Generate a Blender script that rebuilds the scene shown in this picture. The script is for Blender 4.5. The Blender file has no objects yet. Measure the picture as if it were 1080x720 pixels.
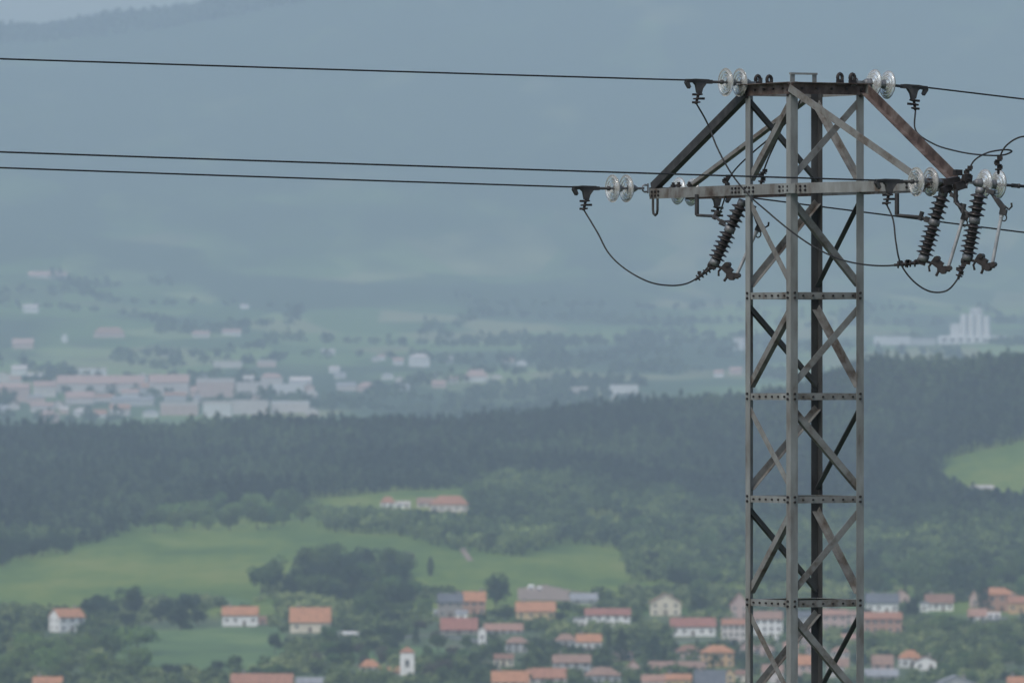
import bpy, math, random
import numpy as np
from mathutils import Vector, Matrix

R = math.radians
rng = random.Random(7)
nr = np.random.default_rng(11)
scene = bpy.context.scene
COL = scene.collection

# ------------------------------------------------------------------ camera
F = 9000.0            # focal length in photo pixels (300 mm on a 36 mm sensor)
Z0 = 170.0            # camera altitude
PITCH = math.atan(20 / F)
cam = bpy.data.cameras.new("camera")
cam.lens = 300; cam.sensor_width = 36; cam.clip_start = 1; cam.clip_end = 60000
cam.dof.use_dof = True; cam.dof.focus_distance = 76; cam.dof.aperture_fstop = 6.8
co = bpy.data.objects.new("camera", cam); COL.objects.link(co)
co.location = (0, 0, Z0); co.rotation_euler = (R(90) + PITCH, 0, 0)
scene.camera = co

def W(u, v, d):
    """the place in the landscape that lies in direction (u, v) at distance d"""
    return Vector((d * (u - 540) / F, d, Z0 + d * math.tan(math.atan((360 - v) / F) + PITCH)))

# ------------------------------------------------------------------ small helpers
def link(o):
    COL.objects.link(o); return o

def tag(o, label=None, cat=None, group=None, kind=None):
    if label: o['label'] = label
    if cat: o['category'] = cat
    if group: o['group'] = group
    if kind: o['kind'] = kind
    return o

def empty(name, loc, rz=0.0, label=None, cat=None, group=None):
    o = bpy.data.objects.new(name, None); link(o)
    o.location = loc; o.rotation_euler = (0, 0, rz); o.empty_display_size = .5
    return tag(o, label, cat, group)

def inst(name, me, parent=None, loc=(0, 0, 0), rot=(0, 0, 0), sc=(1, 1, 1)):
    o = bpy.data.objects.new(name, me); link(o)
    if parent: o.parent = parent
    o.location = loc; o.rotation_euler = rot; o.scale = sc
    return o

class MB:
    def __init__(s): s.v = []; s.f = []; s.smooth = []; s.mi = []; s.cur = 0
    def add(s, vs, fs, smooth=False, mi=None):
        mi = s.cur if mi is None else mi; b = len(s.v); s.v += [tuple(p) for p in vs]
        for f in fs: s.f.append([i + b for i in f]); s.smooth.append(smooth); s.mi.append(mi)
    def box(s, c, d, rot=None, mi=None):
        x, y, z = d[0] / 2, d[1] / 2, d[2] / 2
        vs = [Vector((sx * x, sy * y, sz * z)) for sz in (-1, 1) for sy in (-1, 1) for sx in (-1, 1)]
        if rot is not None: vs = [rot @ p for p in vs]
        c = Vector(c)
        s.add([p + c for p in vs], [(0, 2, 3, 1), (4, 5, 7, 6), (0, 1, 5, 4), (2, 6, 7, 3), (0, 4, 6, 2), (1, 3, 7, 5)], mi=mi)
    def prism(s, poly, ax, p0, e1, e2, n, mi=None):
        """poly (a,b) in the frame e1,e2 at p0, extruded along n from ax[0] to ax[1]"""
        p0 = Vector(p0); e1 = Vector(e1); e2 = Vector(e2); n = Vector(n); k = len(poly)
        vs = [p0 + e1 * a + e2 * b + n * t for t in ax for a, b in poly]
        fs = [tuple(range(k - 1, -1, -1)), tuple(range(k, 2 * k))]
        fs += [(i, (i + 1) % k, k + (i + 1) % k, k + i) for i in range(k)]
        s.add(vs, fs, mi=mi)
    def angle(s, p0, p1, n1, n2, w=.06, t=.007, w2=None):
        """rolled steel angle from p0 to p1, one flange along n1 and one along n2"""
        p0 = Vector(p0); p1 = Vector(p1); d = (p1 - p0); L = d.length; d.normalize()
        n1 = Vector(n1); n1 = (n1 - d * n1.dot(d)).normalized()
        n2 = Vector(n2); n2 = (n2 - d * n2.dot(d)); n2 = (n2 - n1 * n2.dot(n1)).normalized()
        w2 = w2 or w
        s.prism([(0, 0), (w, 0), (w, t), (t, t), (t, w2), (0, w2)], (0, L), p0, n1, n2, d)
    def tube(s, pts, r, seg=8, closed=True, radii=None):
        pts = [Vector(p) for p in pts]; n = len(pts); vs = []; up = None
        for i, p in enumerate(pts):
            d = (pts[min(i + 1, n - 1)] - pts[max(i - 1, 0)]).normalized()
            if up is None:
                up = Vector((0, 0, 1)) if abs(d.z) < .9 else Vector((1, 0, 0))
            a = (up - d * up.dot(d)).normalized(); up = a; b = d.cross(a)
            rr = radii[i] if radii else r
            for k in range(seg):
                t = 2 * math.pi * k / seg
                vs.append(p + a * (rr * math.cos(t)) + b * (rr * math.sin(t)))
        fs = [(i * seg + k, i * seg + (k + 1) % seg, (i + 1) * seg + (k + 1) % seg, (i + 1) * seg + k)
              for i in range(n - 1) for k in range(seg)]
        s.add(vs, fs, True)
        if closed: s.add(vs[:seg], [tuple(range(seg - 1, -1, -1))]); s.add(vs[-seg:], [tuple(range(seg))])
    def lathe(s, prof, o, ax, seg=24, mi=None):
        """prof = (along, radius) pairs about the axis ax through o"""
        o = Vector(o); ax = Vector(ax).normalized()
        a = ax.orthogonal().normalized(); b = ax.cross(a); vs = []; n = len(prof)
        for t, r in prof:
            for k in range(seg):
                q = 2 * math.pi * k / seg
                vs.append(o + ax * t + a * (r * math.cos(q)) + b * (r * math.sin(q)))
        fs = [(i * seg + k, i * seg + (k + 1) % seg, (i + 1) * seg + (k + 1) % seg, (i + 1) * seg + k)
              for i in range(n - 1) for k in range(seg)]
        s.add(vs, fs, True, mi)
        s.add(vs[:seg], [tuple(range(seg - 1, -1, -1))], False, mi); s.add(vs[-seg:], [tuple(range(seg))], False, mi)
    def cyl(s, p0, p1, r, seg=10):
        s.tube([p0, p1], r, seg)
    def mesh(s, name, *mats):
        me = bpy.data.meshes.new(name); me.from_pydata(s.v, [], s.f)
        for m in mats: me.materials.append(m)
        me.polygons.foreach_set('use_smooth', s.smooth)
        if len(mats) > 1: me.polygons.foreach_set('material_index', s.mi)
        me.update(); return me
    def build(s, name, mat, parent=None):
        o = bpy.data.objects.new(name, s.mesh(name, *([mat, BOLT] if any(s.mi) else [mat]))); link(o)
        if parent: o.parent = parent
        return o

def spline(pts, n=14):
    pts = [Vector(p) for p in pts]; q = [2 * pts[0] - pts[1]] + pts + [2 * pts[-1] - pts[-2]]; out = []
    for i in range(1, len(q) - 2):
        for k in range(n):
            t = k / n
            out.append(.5 * (2 * q[i] + (q[i + 1] - q[i - 1]) * t + (2 * q[i - 1] - 5 * q[i] + 4 * q[i + 1] - q[i + 2]) * t * t
                             + (3 * q[i] - q[i - 1] - 3 * q[i + 1] + q[i + 2]) * t ** 3))
    return out + [pts[-1]]

# ------------------------------------------------------------------ materials
def nodes(name):
    m = bpy.data.materials.new(name); m.use_nodes = True
    nt = m.node_tree; return m, nt, nt.nodes['Principled BSDF']

def N(nt, kind, **kw):
    n = nt.nodes.new(kind)
    for k, v in kw.items():
        if k in n.inputs: n.inputs[k].default_value = v
        else: setattr(n, k, v)
    return n

def ramp(nt, src, stops):
    r = nt.nodes.new('ShaderNodeValToRGB'); e = r.color_ramp.elements
    while len(e) < len(stops): e.new(.5)
    for k, (p, c) in enumerate(stops):
        e[k].position = p; e[k].color = (*c, 1) if len(c) == 3 else c
    nt.links.new(src, r.inputs[0]); return r

def noise_mat(name, stops, scale=1.0, rough=.8, detail=6, stretch=(1, 1, 1), metallic=0, coord='Object', bump=0, spec=.3, bscale=None, rnd=0):
    m, nt, b = nodes(name)
    tc = N(nt, 'ShaderNodeTexCoord'); mp = N(nt, 'ShaderNodeMapping'); mp.inputs['Scale'].default_value = stretch
    nt.links.new(tc.outputs[coord], mp.inputs[0])
    nz = N(nt, 'ShaderNodeTexNoise', Scale=scale, Detail=detail, Roughness=.6)
    nt.links.new(mp.outputs[0], nz.inputs['Vector'])
    r = ramp(nt, nz.outputs[0], stops); out = r.outputs[0]
    if rnd:
        oi = N(nt, 'ShaderNodeObjectInfo'); hs = N(nt, 'ShaderNodeHueSaturation')
        mr = N(nt, 'ShaderNodeMapRange'); mr.inputs[3].default_value = 1 - rnd; mr.inputs[4].default_value = 1 + rnd
        nt.links.new(oi.outputs['Random'], mr.inputs[0]); nt.links.new(mr.outputs[0], hs.inputs['Value'])
        nt.links.new(out, hs.inputs['Color']); out = hs.outputs[0]
    nt.links.new(out, b.inputs['Base Color'])
    b.inputs['Roughness'].default_value = rough; b.inputs['Metallic'].default_value = metallic
    b.inputs['Specular IOR Level'].default_value = spec
    if bump:
        n2 = N(nt, 'ShaderNodeTexNoise', Scale=bscale or scale * 4, Detail=4)
        nt.links.new(mp.outputs[0], n2.inputs['Vector'])
        bp = N(nt, 'ShaderNodeBump', Strength=bump); nt.links.new(n2.outputs[0], bp.inputs['Height'])
        nt.links.new(bp.outputs[0], b.inputs['Normal'])
    return m

STEEL = noise_mat('galvanised_steel', [(.30, (.10, .08, .065)), (.42, (.18, .185, .178)), (.6, (.24, .255, .25)), (.75, (.29, .305, .30))], 5, .62, 8, (1, 1, .35), .25, bump=.08)
BRACE = noise_mat('weathered_brace_steel', [(.28, (.06, .044, .036)), (.40, (.12, .108, .095)), (.50, (.17, .172, .165)), (.8, (.25, .262, .258))], 7, .68, 8, (1, 1, 1), .2, bump=.1)
RUST = noise_mat('rusty_steel', [(.32, (.034, .025, .023)), (.48, (.078, .056, .049)), (.62, (.125, .102, .092)), (.78, (.20, .185, .175))], 8, .75, 8, (1, 1, 1), .1, bump=.15)
DARKST = noise_mat('tarnished_dark_steel', [(.3, (.024, .024, .025)), (.6, (.052, .052, .053)), (.8, (.09, .085, .08))], 9, .65, 6, metallic=.2)
DULLST = noise_mat('dull_grey_steel', [(.3, (.034, .035, .036)), (.6, (.07, .074, .075)), (.8, (.11, .112, .11))], 6, .65, 6, (1, 1, .35), .2)  # darker grey steel of the rear leg and some rear diagonals
BOLT = noise_mat('bolt_steel', [(.3, (.014, .012, .012)), (.7, (.045, .040, .039))], 20, .6, metallic=.3)
FITTING = noise_mat('forged_fitting_metal', [(.3, (.10, .105, .11)), (.7, (.24, .25, .26))], 14, .5, metallic=.5)
CABLE = noise_mat('stranded_cable_metal', [(.3, (.012, .012, .013)), (.7, (.038, .040, .042))], 30, .6, metallic=.3)
PORC = noise_mat('brown_porcelain', [(.3, (.012, .010, .010)), (.7, (.034, .030, .029))], 6, .3, spec=.5)
TUBEM = noise_mat('grey_fibre_tube', [(.3, (.22, .24, .26)), (.7, (.36, .38, .4))], 12, .5)
CONC = noise_mat('concrete', [(.3, (.22, .21, .2)), (.7, (.36, .35, .33))], 3, .9)
GLASS, _nt, _b = nodes('toughened_glass')
_b.inputs['Base Color'].default_value = (.95, .98, .96, 1); _b.inputs['Transmission Weight'].default_value = .74
_b.inputs['Roughness'].default_value = .04; _b.inputs['IOR'].default_value = 1.5
_lw = N(_nt, 'ShaderNodeTexNoise', Scale=18.0); _rr = ramp(_nt, _lw.outputs[0], [(.3, (.03,) * 3), (.8, (.16,) * 3)])
_nt.links.new(_rr.outputs[0], _b.inputs['Roughness'])
PANE, _nt, _b = nodes('window_glass')
_nz = N(_nt, 'ShaderNodeTexNoise', Scale=.7); _r = ramp(_nt, _nz.outputs[0], [(.3, (.02, .025, .03)), (.8, (.06, .065, .075))])
_nt.links.new(_r.outputs[0], _b.inputs['Base Color']); _b.inputs['Roughness'].default_value = .15
FRAME = noise_mat('window_frame_paint', [(.3, (.42, .41, .39)), (.7, (.6, .59, .57))], 2, .6)
SHUT = noise_mat('dark_wood', [(.3, (.05, .032, .022)), (.7, (.11, .07, .05))], 3, .7)
BARK = noise_mat('bark', [(.3, (.04, .032, .026)), (.7, (.12, .10, .08))], 4, .9)

def leaf_mat(name, a, b, c, attr=False, rnd=.25):
    m, nt, bs = nodes(name)
    tc = N(nt, 'ShaderNodeTexCoord')
    nz = N(nt, 'ShaderNodeTexNoise', Scale=.55, Detail=5.0, Roughness=.7); nt.links.new(tc.outputs['Object'], nz.inputs['Vector'])
    if attr:
        a0 = N(nt, 'ShaderNodeAttribute', attribute_name='tint'); ma = N(nt, 'ShaderNodeMath', operation='MULTIPLY_ADD'); ma.inputs[1].default_value = .3
        nt.links.new(nz.outputs[0], ma.inputs[0]); mb = N(nt, 'ShaderNodeMath', operation='MULTIPLY_ADD'); mb.inputs[1].default_value = .85; mb.inputs[2].default_value = -.08
        nt.links.new(a0.outputs['Fac'], mb.inputs[0]); nt.links.new(mb.outputs[0], ma.inputs[2])
        r = ramp(nt, ma.outputs[0], [(.2, a), (.5, b), (.78, c), (.95, tuple(x * 1.35 for x in c))])
    else: r = ramp(nt, nz.outputs[0], [(.3, a), (.5, b), (.72, c)])
    hs = N(nt, 'ShaderNodeHueSaturation'); nt.links.new(r.outputs[0], hs.inputs['Color'])
    mr = N(nt, 'ShaderNodeMapRange'); mr.inputs[3].default_value = 1 - rnd; mr.inputs[4].default_value = 1 + rnd
    if attr:
        at = N(nt, 'ShaderNodeAttribute', attribute_name='tint'); nt.links.new(at.outputs['Fac'], mr.inputs[0])
    else:
        oi = N(nt, 'ShaderNodeObjectInfo'); nt.links.new(oi.outputs['Random'], mr.inputs[0])
        m2 = N(nt, 'ShaderNodeMapRange'); m2.inputs[3].default_value = .485; m2.inputs[4].default_value = .515
        nt.links.new(oi.outputs['Random'], m2.inputs[0]); nt.links.new(m2.outputs[0], hs.inputs['Hue'])
    nt.links.new(mr.outputs[0], hs.inputs['Value'])
    nt.links.new(hs.outputs[0], bs.inputs['Base Color']); bs.inputs['Roughness'].default_value = .85
    bs.inputs['Specular IOR Level'].default_value = .1
    tr = N(nt, 'ShaderNodeBsdfTranslucent'); nt.links.new(hs.outputs[0], tr.inputs['Color'])
    mx = N(nt, 'ShaderNodeMixShader', Fac=.25)
    nt.links.new(bs.outputs[0], mx.inputs[1]); nt.links.new(tr.outputs[0], mx.inputs[2])
    nt.links.new(mx.outputs[0], nt.nodes['Material Output'].inputs['Surface'])
    return m

L_DARK = leaf_mat('dark_leaves', (.018, .034, .020), (.032, .058, .030), (.055, .088, .042))
L_MID = leaf_mat('green_leaves', (.042, .076, .030), (.085, .14, .046), (.135, .195, .07))
L_PALE = leaf_mat('fresh_leaves', (.080, .13, .040), (.14, .21, .065), (.19, .26, .09))
L_BROWN = leaf_mat('bronze_leaves', (.06, .055, .04), (.10, .09, .065), (.14, .125, .09))
L_FOREST = leaf_mat('conifer_needles', (.011, .021, .018), (.026, .046, .031), (.072, .105, .050), True, .4)
L_WOOD = leaf_mat('wood_leaves', (.022, .042, .026), (.072, .118, .050), (.17, .225, .08), True, .35)
L_SCRUB = leaf_mat('scrub_leaves', (.045, .075, .034), (.115, .165, .060), (.21, .25, .10), True, .4)
L_FAR = leaf_mat('hillside_leaves', (.034, .056, .032), (.052, .082, .044), (.075, .11, .055), True, .3)

# ------------------------------------------------------------------ terrain heights
def hsh(ix, iy, s):
    h = (ix.astype(np.int64) * 374761393 + iy.astype(np.int64) * 668265263 + s * 1442695041) & 0xffffffff
    h = ((h ^ (h >> 13)) * 1274126177) & 0xffffffff
    return ((h ^ (h >> 16)) & 0xffff) / 65535.0
def vnoise(x, y, s=0):
    x = np.asarray(x, float); y = np.asarray(y, float)
    ix = np.floor(x); iy = np.floor(y); fx = x - ix; fy = y - iy
    fx = fx * fx * (3 - 2 * fx); fy = fy * fy * (3 - 2 * fy)
    a = hsh(ix, iy, s); b = hsh(ix + 1, iy, s); c = hsh(ix, iy + 1, s); d = hsh(ix + 1, iy + 1, s)
    return (a * (1 - fx) + b * fx) * (1 - fy) + (c * (1 - fx) + d * fx) * fy
def fbm(x, y, s=0, o=4):
    return sum(vnoise(x * 2 ** k, y * 2 ** k, s + k) * .5 ** k for k in range(o)) / (2 - .5 ** (o - 1)) - .5

DG = np.arange(0, 17001, 20.0); UG = np.arange(-800, 1881, 20.0)
near_d = [0, 40, 76, 200, 600, 1200, 1800, 2300, 2500]
near_h = [-1.7, -5, -8, -26, -64, -89, -98.5, -101, -101.4]
kd = [2500, 2650, 2800, 3000, 3200, 3400, 3600, 3800, 4000, 4300, 4600, 4800, 4960, 5200, 5600, 6200, 6600, 7000, 7500, 8000, 8500, 9000, 9500, 10000, 10500, 11000]
ku = [-300, 0, 270, 540, 810, 1080, 1400]
kv = [[745] * 7, [722] * 7, [700] * 7, [672] * 7, [645] * 7,
      [619, 618, 615, 618, 622, 622, 620], [594, 592, 588, 590, 602, 600, 600], [574, 572, 564, 574, 582, 570, 570],
      [554, 552, 545, 548, 560, 540, 530], [522, 520, 512, 510, 520, 490, 470], [492, 490, 488, 480, 474, 428, 400],
      [472, 471, 467, 456, 434, 391, 356], [475, 473, 469, 460, 441, 402, 370], [500, 500, 490, 484, 475, 450, 430], [520] * 7, [488] * 7,
      [462] * 7, [436] * 7, [411] * 7, [396] * 7, [379, 377, 378, 382, 378, 372, 372], [352, 352, 360, 368, 366, 360, 360],
      [326, 328, 340, 352, 354, 350, 350], [300, 302, 318, 334, 342, 338, 338], [268, 272, 292, 312, 322, 318, 318], [232, 238, 262, 282, 294, 290, 290]]
KH = np.array([[(380 - v) * d / F for v in row] for d, row in zip(kd, kv)])
crest_u = [-300, 0, 45, 80, 100, 150, 190, 230, 400, 1080, 1400]
crest_v = [44, 28, 32, 25, 20, 16, 11, 2, -30, -60, -60]
TAB = np.zeros((len(DG), len(UG)))
for j, uu in enumerate(UG):
    col = [float(np.interp(uu, ku, KH[i])) for i in range(len(kd))]
    knoll = math.exp(-((uu - 905) / 75) ** 2)                 # wooded knoll on the ridge
    for i, d_ in enumerate(kd):
        if 4250 < d_ < 5000: col[i] += knoll * 20 * d_ / F * min(1, (d_ - 4200) / 550)
    hc = (380 - np.interp(uu, crest_u, crest_v)) * 13600 / F
    dd = near_d[:-1] + kd + [12300, 13000, 13600, 14200, 17000]
    h11 = col[-1]
    hh = near_h[:-1] + col + [h11 + (hc - h11) * .46, h11 + (hc - h11) * .76, hc, hc - 60, hc - 420]
    TAB[:, j] = np.interp(DG, dd, hh)
k5 = np.array([1, 2, 3, 2, 1]) / 9.0
S = np.pad(TAB, ((2, 2), (2, 2)), mode='edge')
S = sum(k5[i] * S[i:i + len(DG), :] for i in range(5)); S = sum(k5[i] * S[:, i:i + len(UG)] for i in range(5))
S[:12] = TAB[:12]
TAB = S

def H(x, y):
    x = np.asarray(x, float); y = np.asarray(y, float)
    u = np.clip(540 + F * x / np.maximum(y, 400), UG[0], UG[-1] - .01); d = np.clip(y, 0, DG[-1] - .01)
    a = d / 20; i = a.astype(int); a = a - i; b = (u - UG[0]) / 20; j = b.astype(int); b = b - j
    h = (TAB[i, j] * (1 - a) + TAB[i + 1, j] * a) * (1 - b) + (TAB[i, j + 1] * (1 - a) + TAB[i + 1, j + 1] * a) * b
    h = h + fbm(x / 90, y / 260, 3) * 2.2 * np.clip((y - 1500) / 1500, 0, 1)
    w1 = np.clip((y - 6500) / 2500, 0, 1); w2 = np.clip((y - 9500) / 1500, 0, 1) * np.clip((13300 - y) / 900, 0, 1)
    h = h + fbm(x / 330, y / 800, 9) * 14 * w1 + fbm(x / 520, y / 900, 21, 5) * 55 * w2
    h = h + fbm(x / 25, y / 60, 31, 2) * 3 * np.clip((y - 13000) / 400, 0, 1)
    return h + Z0

def uv_of(x, y, z):
    u = 540 + F * x / y; v = 360 - F * np.tan(np.arctan((z - Z0) / y) - PITCH); return u, v

def gd(u, v, dmin=2400.0, dmax=14000.0):
    """first distance at which the ground is met in direction (u, v)"""
    d = np.arange(dmin, dmax, 4.0); x = d * (u - 540) / F
    vv = uv_of(x, d, H(x, d))[1]; k = np.nonzero(vv <= v)[0]
    return float(d[k[0]]) if len(k) else dmax

def mesh_np(name, V, T, mat, tint=None, smooth=False):
    me = bpy.data.meshes.new(name); nf, k = T.shape
    me.vertices.add(len(V)); me.vertices.foreach_set('co', np.ascontiguousarray(V, np.float32).ravel())
    me.loops.add(nf * k); me.loops.foreach_set('vertex_index', np.ascontiguousarray(T, np.int32).ravel())
    me.polygons.add(nf); me.polygons.foreach_set('loop_start', np.arange(0, nf * k, k, dtype=np.int32))
    me.materials.append(mat)
    me.polygons.foreach_set('use_smooth', np.full(nf, smooth))
    if tint is not None:
        at = me.attributes.new('tint', 'FLOAT', 'FACE'); at.data.foreach_set('value', np.ascontiguousarray(tint, np.float32))
    me.update(calc_edges=True); return me

# terrain sheet
ys = np.concatenate([np.arange(-200, 80, 12), np.arange(80, 2400, 40), np.arange(2400, 5000, 9), np.arange(5000, 11000, 35), np.arange(11000, 13000, 40), np.arange(13000, 13900, 15), np.arange(13900, 16601, 150)])
s_ = np.linspace(-1, 1, 221); t_ = np.sign(s_) * np.abs(s_) ** 1.5
Yg, Tg = np.meshgrid(ys, t_, indexing='ij'); Xg = Tg * np.maximum(220, .2 * Yg)
Zg = H(Xg, np.maximum(Yg, 0))
nr_, nc_ = Yg.shape; idx = np.arange(nr_ * nc_).reshape(nr_, nc_)
Q = np.stack([idx[:-1, :-1], idx[:-1, 1:], idx[1:, 1:], idx[1:, :-1]], -1).reshape(-1, 4)

GR, nt, b = nodes('meadow_and_hillside_grass')
geo = N(nt, 'ShaderNodeNewGeometry')
def mapped(sx, sy):
    mp = N(nt, 'ShaderNodeMapping'); mp.inputs['Scale'].default_value = (sx, sy, 0)
    nt.links.new(geo.outputs['Position'], mp.inputs[0]); return mp.outputs[0]
n1 = N(nt, 'ShaderNodeTexNoise', Scale=1.0, Detail=7.0, Roughness=.62); nt.links.new(mapped(1 / 110, 1 / 260), n1.inputs['Vector'])
n1b = N(nt, 'ShaderNodeTexNoise', Scale=1.0, Detail=6.0, Roughness=.7); nt.links.new(mapped(1 / 9, 1 / 55), n1b.inputs['Vector'])
mn = N(nt, 'ShaderNodeMath', operation='MULTIPLY_ADD'); nt.links.new(n1b.outputs[0], mn.inputs[0]); mn.inputs[1].default_value = .45
ms = N(nt, 'ShaderNodeMath', operation='MULTIPLY_ADD'); nt.links.new(n1.outputs[0], ms.inputs[0]); ms.inputs[1].default_value = 1.15; ms.inputs[2].default_value = -.30
nt.links.new(ms.outputs[0], mn.inputs[2])
grass = ramp(nt, mn.outputs[0], [(.3, (.060, .112, .028)), (.45, (.098, .158, .036)), (.56, (.14, .195, .042)), (.7, (.19, .225, .058))])
n2 = N(nt, 'ShaderNodeTexNoise', Scale=1.0, Detail=8.0, Roughness=.65); nt.links.new(mapped(1 / 14, 1 / 40), n2.inputs['Vector'])
rough_ = ramp(nt, n2.outputs[0], [(.3, (.05, .075, .04)), (.5, (.085, .12, .06)), (.7, (.15, .155, .10))])
mxn = N(nt, 'ShaderNodeMix', data_type='RGBA')
sx = N(nt, 'ShaderNodeSeparateXYZ'); nt.links.new(geo.outputs['Position'], sx.inputs[0])
# gardens and rough plots on the village floor, meadows above it
mr = N(nt, 'ShaderNodeMapRange'); mr.inputs[1].default_value = 3130; mr.inputs[2].default_value = 3200; nt.links.new(sx.outputs[1], mr.inputs[0])
n3 = N(nt, 'ShaderNodeTexNoise', Scale=1.0, Detail=2.0); nt.links.new(mapped(1 / 60, 1 / 130), n3.inputs['Vector'])
th = ramp(nt, n3.outputs[0], [(.62, (0,) * 3), (.68, (.6,) * 3)])
ad = N(nt, 'ShaderNodeMath', operation='MAXIMUM'); nt.links.new(mr.outputs[0], ad.inputs[0]); nt.links.new(th.outputs[0], ad.inputs[1])
nt.links.new(ad.outputs[0], mxn.inputs[0]); nt.links.new(rough_.outputs[0], mxn.inputs[6]); nt.links.new(grass.outputs[0], mxn.inputs[7])
# far hillsides: a patchwork of fields and woodland
vo = N(nt, 'ShaderNodeTexVoronoi', Scale=1.0); nt.links.new(mapped(1 / 110, 1 / 300), vo.inputs['Vector'])
sc_ = N(nt, 'ShaderNodeSeparateColor'); nt.links.new(vo.outputs['Color'], sc_.inputs[0])
fields = ramp(nt, sc_.outputs[0], [(.0, (.06, .10, .048)), (.3, (.10, .17, .065)), (.6, (.17, .24, .095)), (.85, (.21, .22, .12)), (1.0, (.075, .12, .055))])
n4 = N(nt, 'ShaderNodeTexNoise', Scale=1.0, Detail=5.0, Roughness=.55); nt.links.new(mapped(1 / 420, 1 / 1100), n4.inputs['Vector'])
wd = ramp(nt, n4.outputs[0], [(.5, (0,) * 3), (.56, (1,) * 3)])
mr5 = N(nt, 'ShaderNodeMapRange'); mr5.inputs[1].default_value = 9800; mr5.inputs[2].default_value = 11800; nt.links.new(sx.outputs[1], mr5.inputs[0])
n5 = N(nt, 'ShaderNodeTexNoise', Scale=1.0, Detail=4.0); nt.links.new(mapped(1 / 130, 1 / 300), n5.inputs['Vector'])
a5 = N(nt, 'ShaderNodeMath', operation='MULTIPLY_ADD'); nt.links.new(mr5.outputs[0], a5.inputs[0]); a5.inputs[1].default_value = .54; nt.links.new(n5.outputs[0], a5.inputs[2])
w5 = ramp(nt, a5.outputs[0], [(.66, (0,) * 3), (1.0, (1,) * 3)])
mw = N(nt, 'ShaderNodeMath', operation='MAXIMUM'); nt.links.new(wd.outputs[0], mw.inputs[0]); nt.links.new(w5.outputs[0], mw.inputs[1])
mxf = N(nt, 'ShaderNodeMix', data_type='RGBA'); nt.links.new(mw.outputs[0], mxf.inputs[0])
nt.links.new(fields.outputs[0], mxf.inputs[6]); mxf.inputs[7].default_value = (.048, .078, .046, 1)
mr2 = N(nt, 'ShaderNodeMapRange'); mr2.inputs[1].default_value = 5300; mr2.inputs[2].default_value = 5400; nt.links.new(sx.outputs[1], mr2.inputs[0])
mxa = N(nt, 'ShaderNodeMix', data_type='RGBA'); nt.links.new(mr2.outputs[0], mxa.inputs[0])
nt.links.new(mxn.outputs[2], mxa.inputs[6]); nt.links.new(mxf.outputs[2], mxa.inputs[7])
nt.links.new(mxa.outputs[2], b.inputs['Base Color']); b.inputs['Roughness'].default_value = .95; b.inputs['Specular IOR Level'].default_value = .05
terr = inst('terrain', mesh_np('terrain', np.stack([Xg, Yg, Zg], -1).reshape(-1, 3), Q, GR, None, True)); terr['kind'] = 'structure'

# ------------------------------------------------------------------ village lanes
ROADM = noise_mat('worn_asphalt', [(.3, (.10, .10, .10)), (.7, (.2, .2, .195))], .5, .9)
TRACK = noise_mat('bare_earth', [(.3, (.22, .16, .12)), (.7, (.32, .25, .2))], .3, .95)
def ribbon(name, pts, w, mat):
    P = spline([W(u, v, gd(u, v)) for u, v in pts], 16); m = MB(); vs = []
    for i, p in enumerate(P):
        d = (P[min(i + 1, len(P) - 1)] - P[max(i - 1, 0)]); n = Vector((-d.y, d.x, 0)).normalized()
        for k in (-1, -.33, .33, 1):
            q = p + n * (w / 2 * k); vs.append((q.x, q.y, float(H(q.x, q.y)) + .25))
    m.add(vs, [(4 * i + k, 4 * i + k + 1, 4 * i + 5 + k, 4 * i + 4 + k) for i in range(len(P) - 1) for k in range(3)])
    o = m.build(name, mat); o['kind'] = 'structure'
ribbon('village_road', [(340, 690), (400, 676), (450, 671), (500, 676), (530, 680), (580, 679), (660, 682), (740, 676), (800, 676), (900, 672), (1000, 660), (1090, 650)], 6, ROADM)
ribbon('meadow_path', [(496, 592), (492, 586), (489, 581), (488, 578)], 2.6, TRACK)
ribbon('farm_road', [(352, 668), (372, 667), (392, 668), (405, 674)], 5, TRACK)

LAWN = noise_mat('mown_grass', [(.32, (.058, .11, .034)), (.5, (.09, .158, .045)), (.68, (.14, .205, .06))], .035, .95, 7, (1, .4, 1))
def patch(name, poly, mat, stepx=2.5, stepy=6):
    D = [gd(u, v) for u, v in poly]; P = [(d * (u - 540) / F, d) for (u, v), d in zip(poly, D)]
    x0, x1 = min(p[0] for p in P), max(p[0] for p in P); y0, y1 = min(p[1] for p in P), max(p[1] for p in P); m = MB(); ids = {}
    def vid(i, j):
        if (i, j) not in ids:
            x, y = x0 + i * stepx, y0 + j * stepy; ids[(i, j)] = len(m.v); m.v.append((x, y, float(H(x, y)) + .22))
        return ids[(i, j)]
    for i in range(int((x1 - x0) / stepx) + 1):
        for j in range(int((y1 - y0) / stepy) + 1):
            if inpoly(x0 + (i + .5) * stepx, y0 + (j + .5) * stepy, P):
                m.f.append([vid(i, j), vid(i + 1, j), vid(i + 1, j + 1), vid(i, j + 1)]); m.smooth.append(True)
    o = m.build(name, mat); o['kind'] = 'structure'
def inpoly(x, y, P):
    r = False; j = len(P) - 1
    for i in range(len(P)):
        if (P[i][1] > y) != (P[j][1] > y) and x < (P[j][0] - P[i][0]) * (y - P[i][1]) / (P[j][1] - P[i][1]) + P[i][0]: r = not r
        j = i
    return r
LAWNS = [[(112, 672), (160, 665), (235, 662), (298, 662), (302, 690), (275, 708), (175, 709), (120, 696)], [(360, 690), (420, 682), (470, 684), (460, 696), (370, 700)], [(708, 676), (755, 674), (762, 684), (715, 692)],
         [(465, 690), (510, 684), (520, 692), (480, 700)], [(240, 630), (262, 632), (262, 640), (235, 640)]]
for L_ in LAWNS: patch('lawn', L_, LAWN)
patch('ploughed_plot', [(546, 621), (575, 617), (628, 627), (600, 634), (548, 633)], TRACK)

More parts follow.
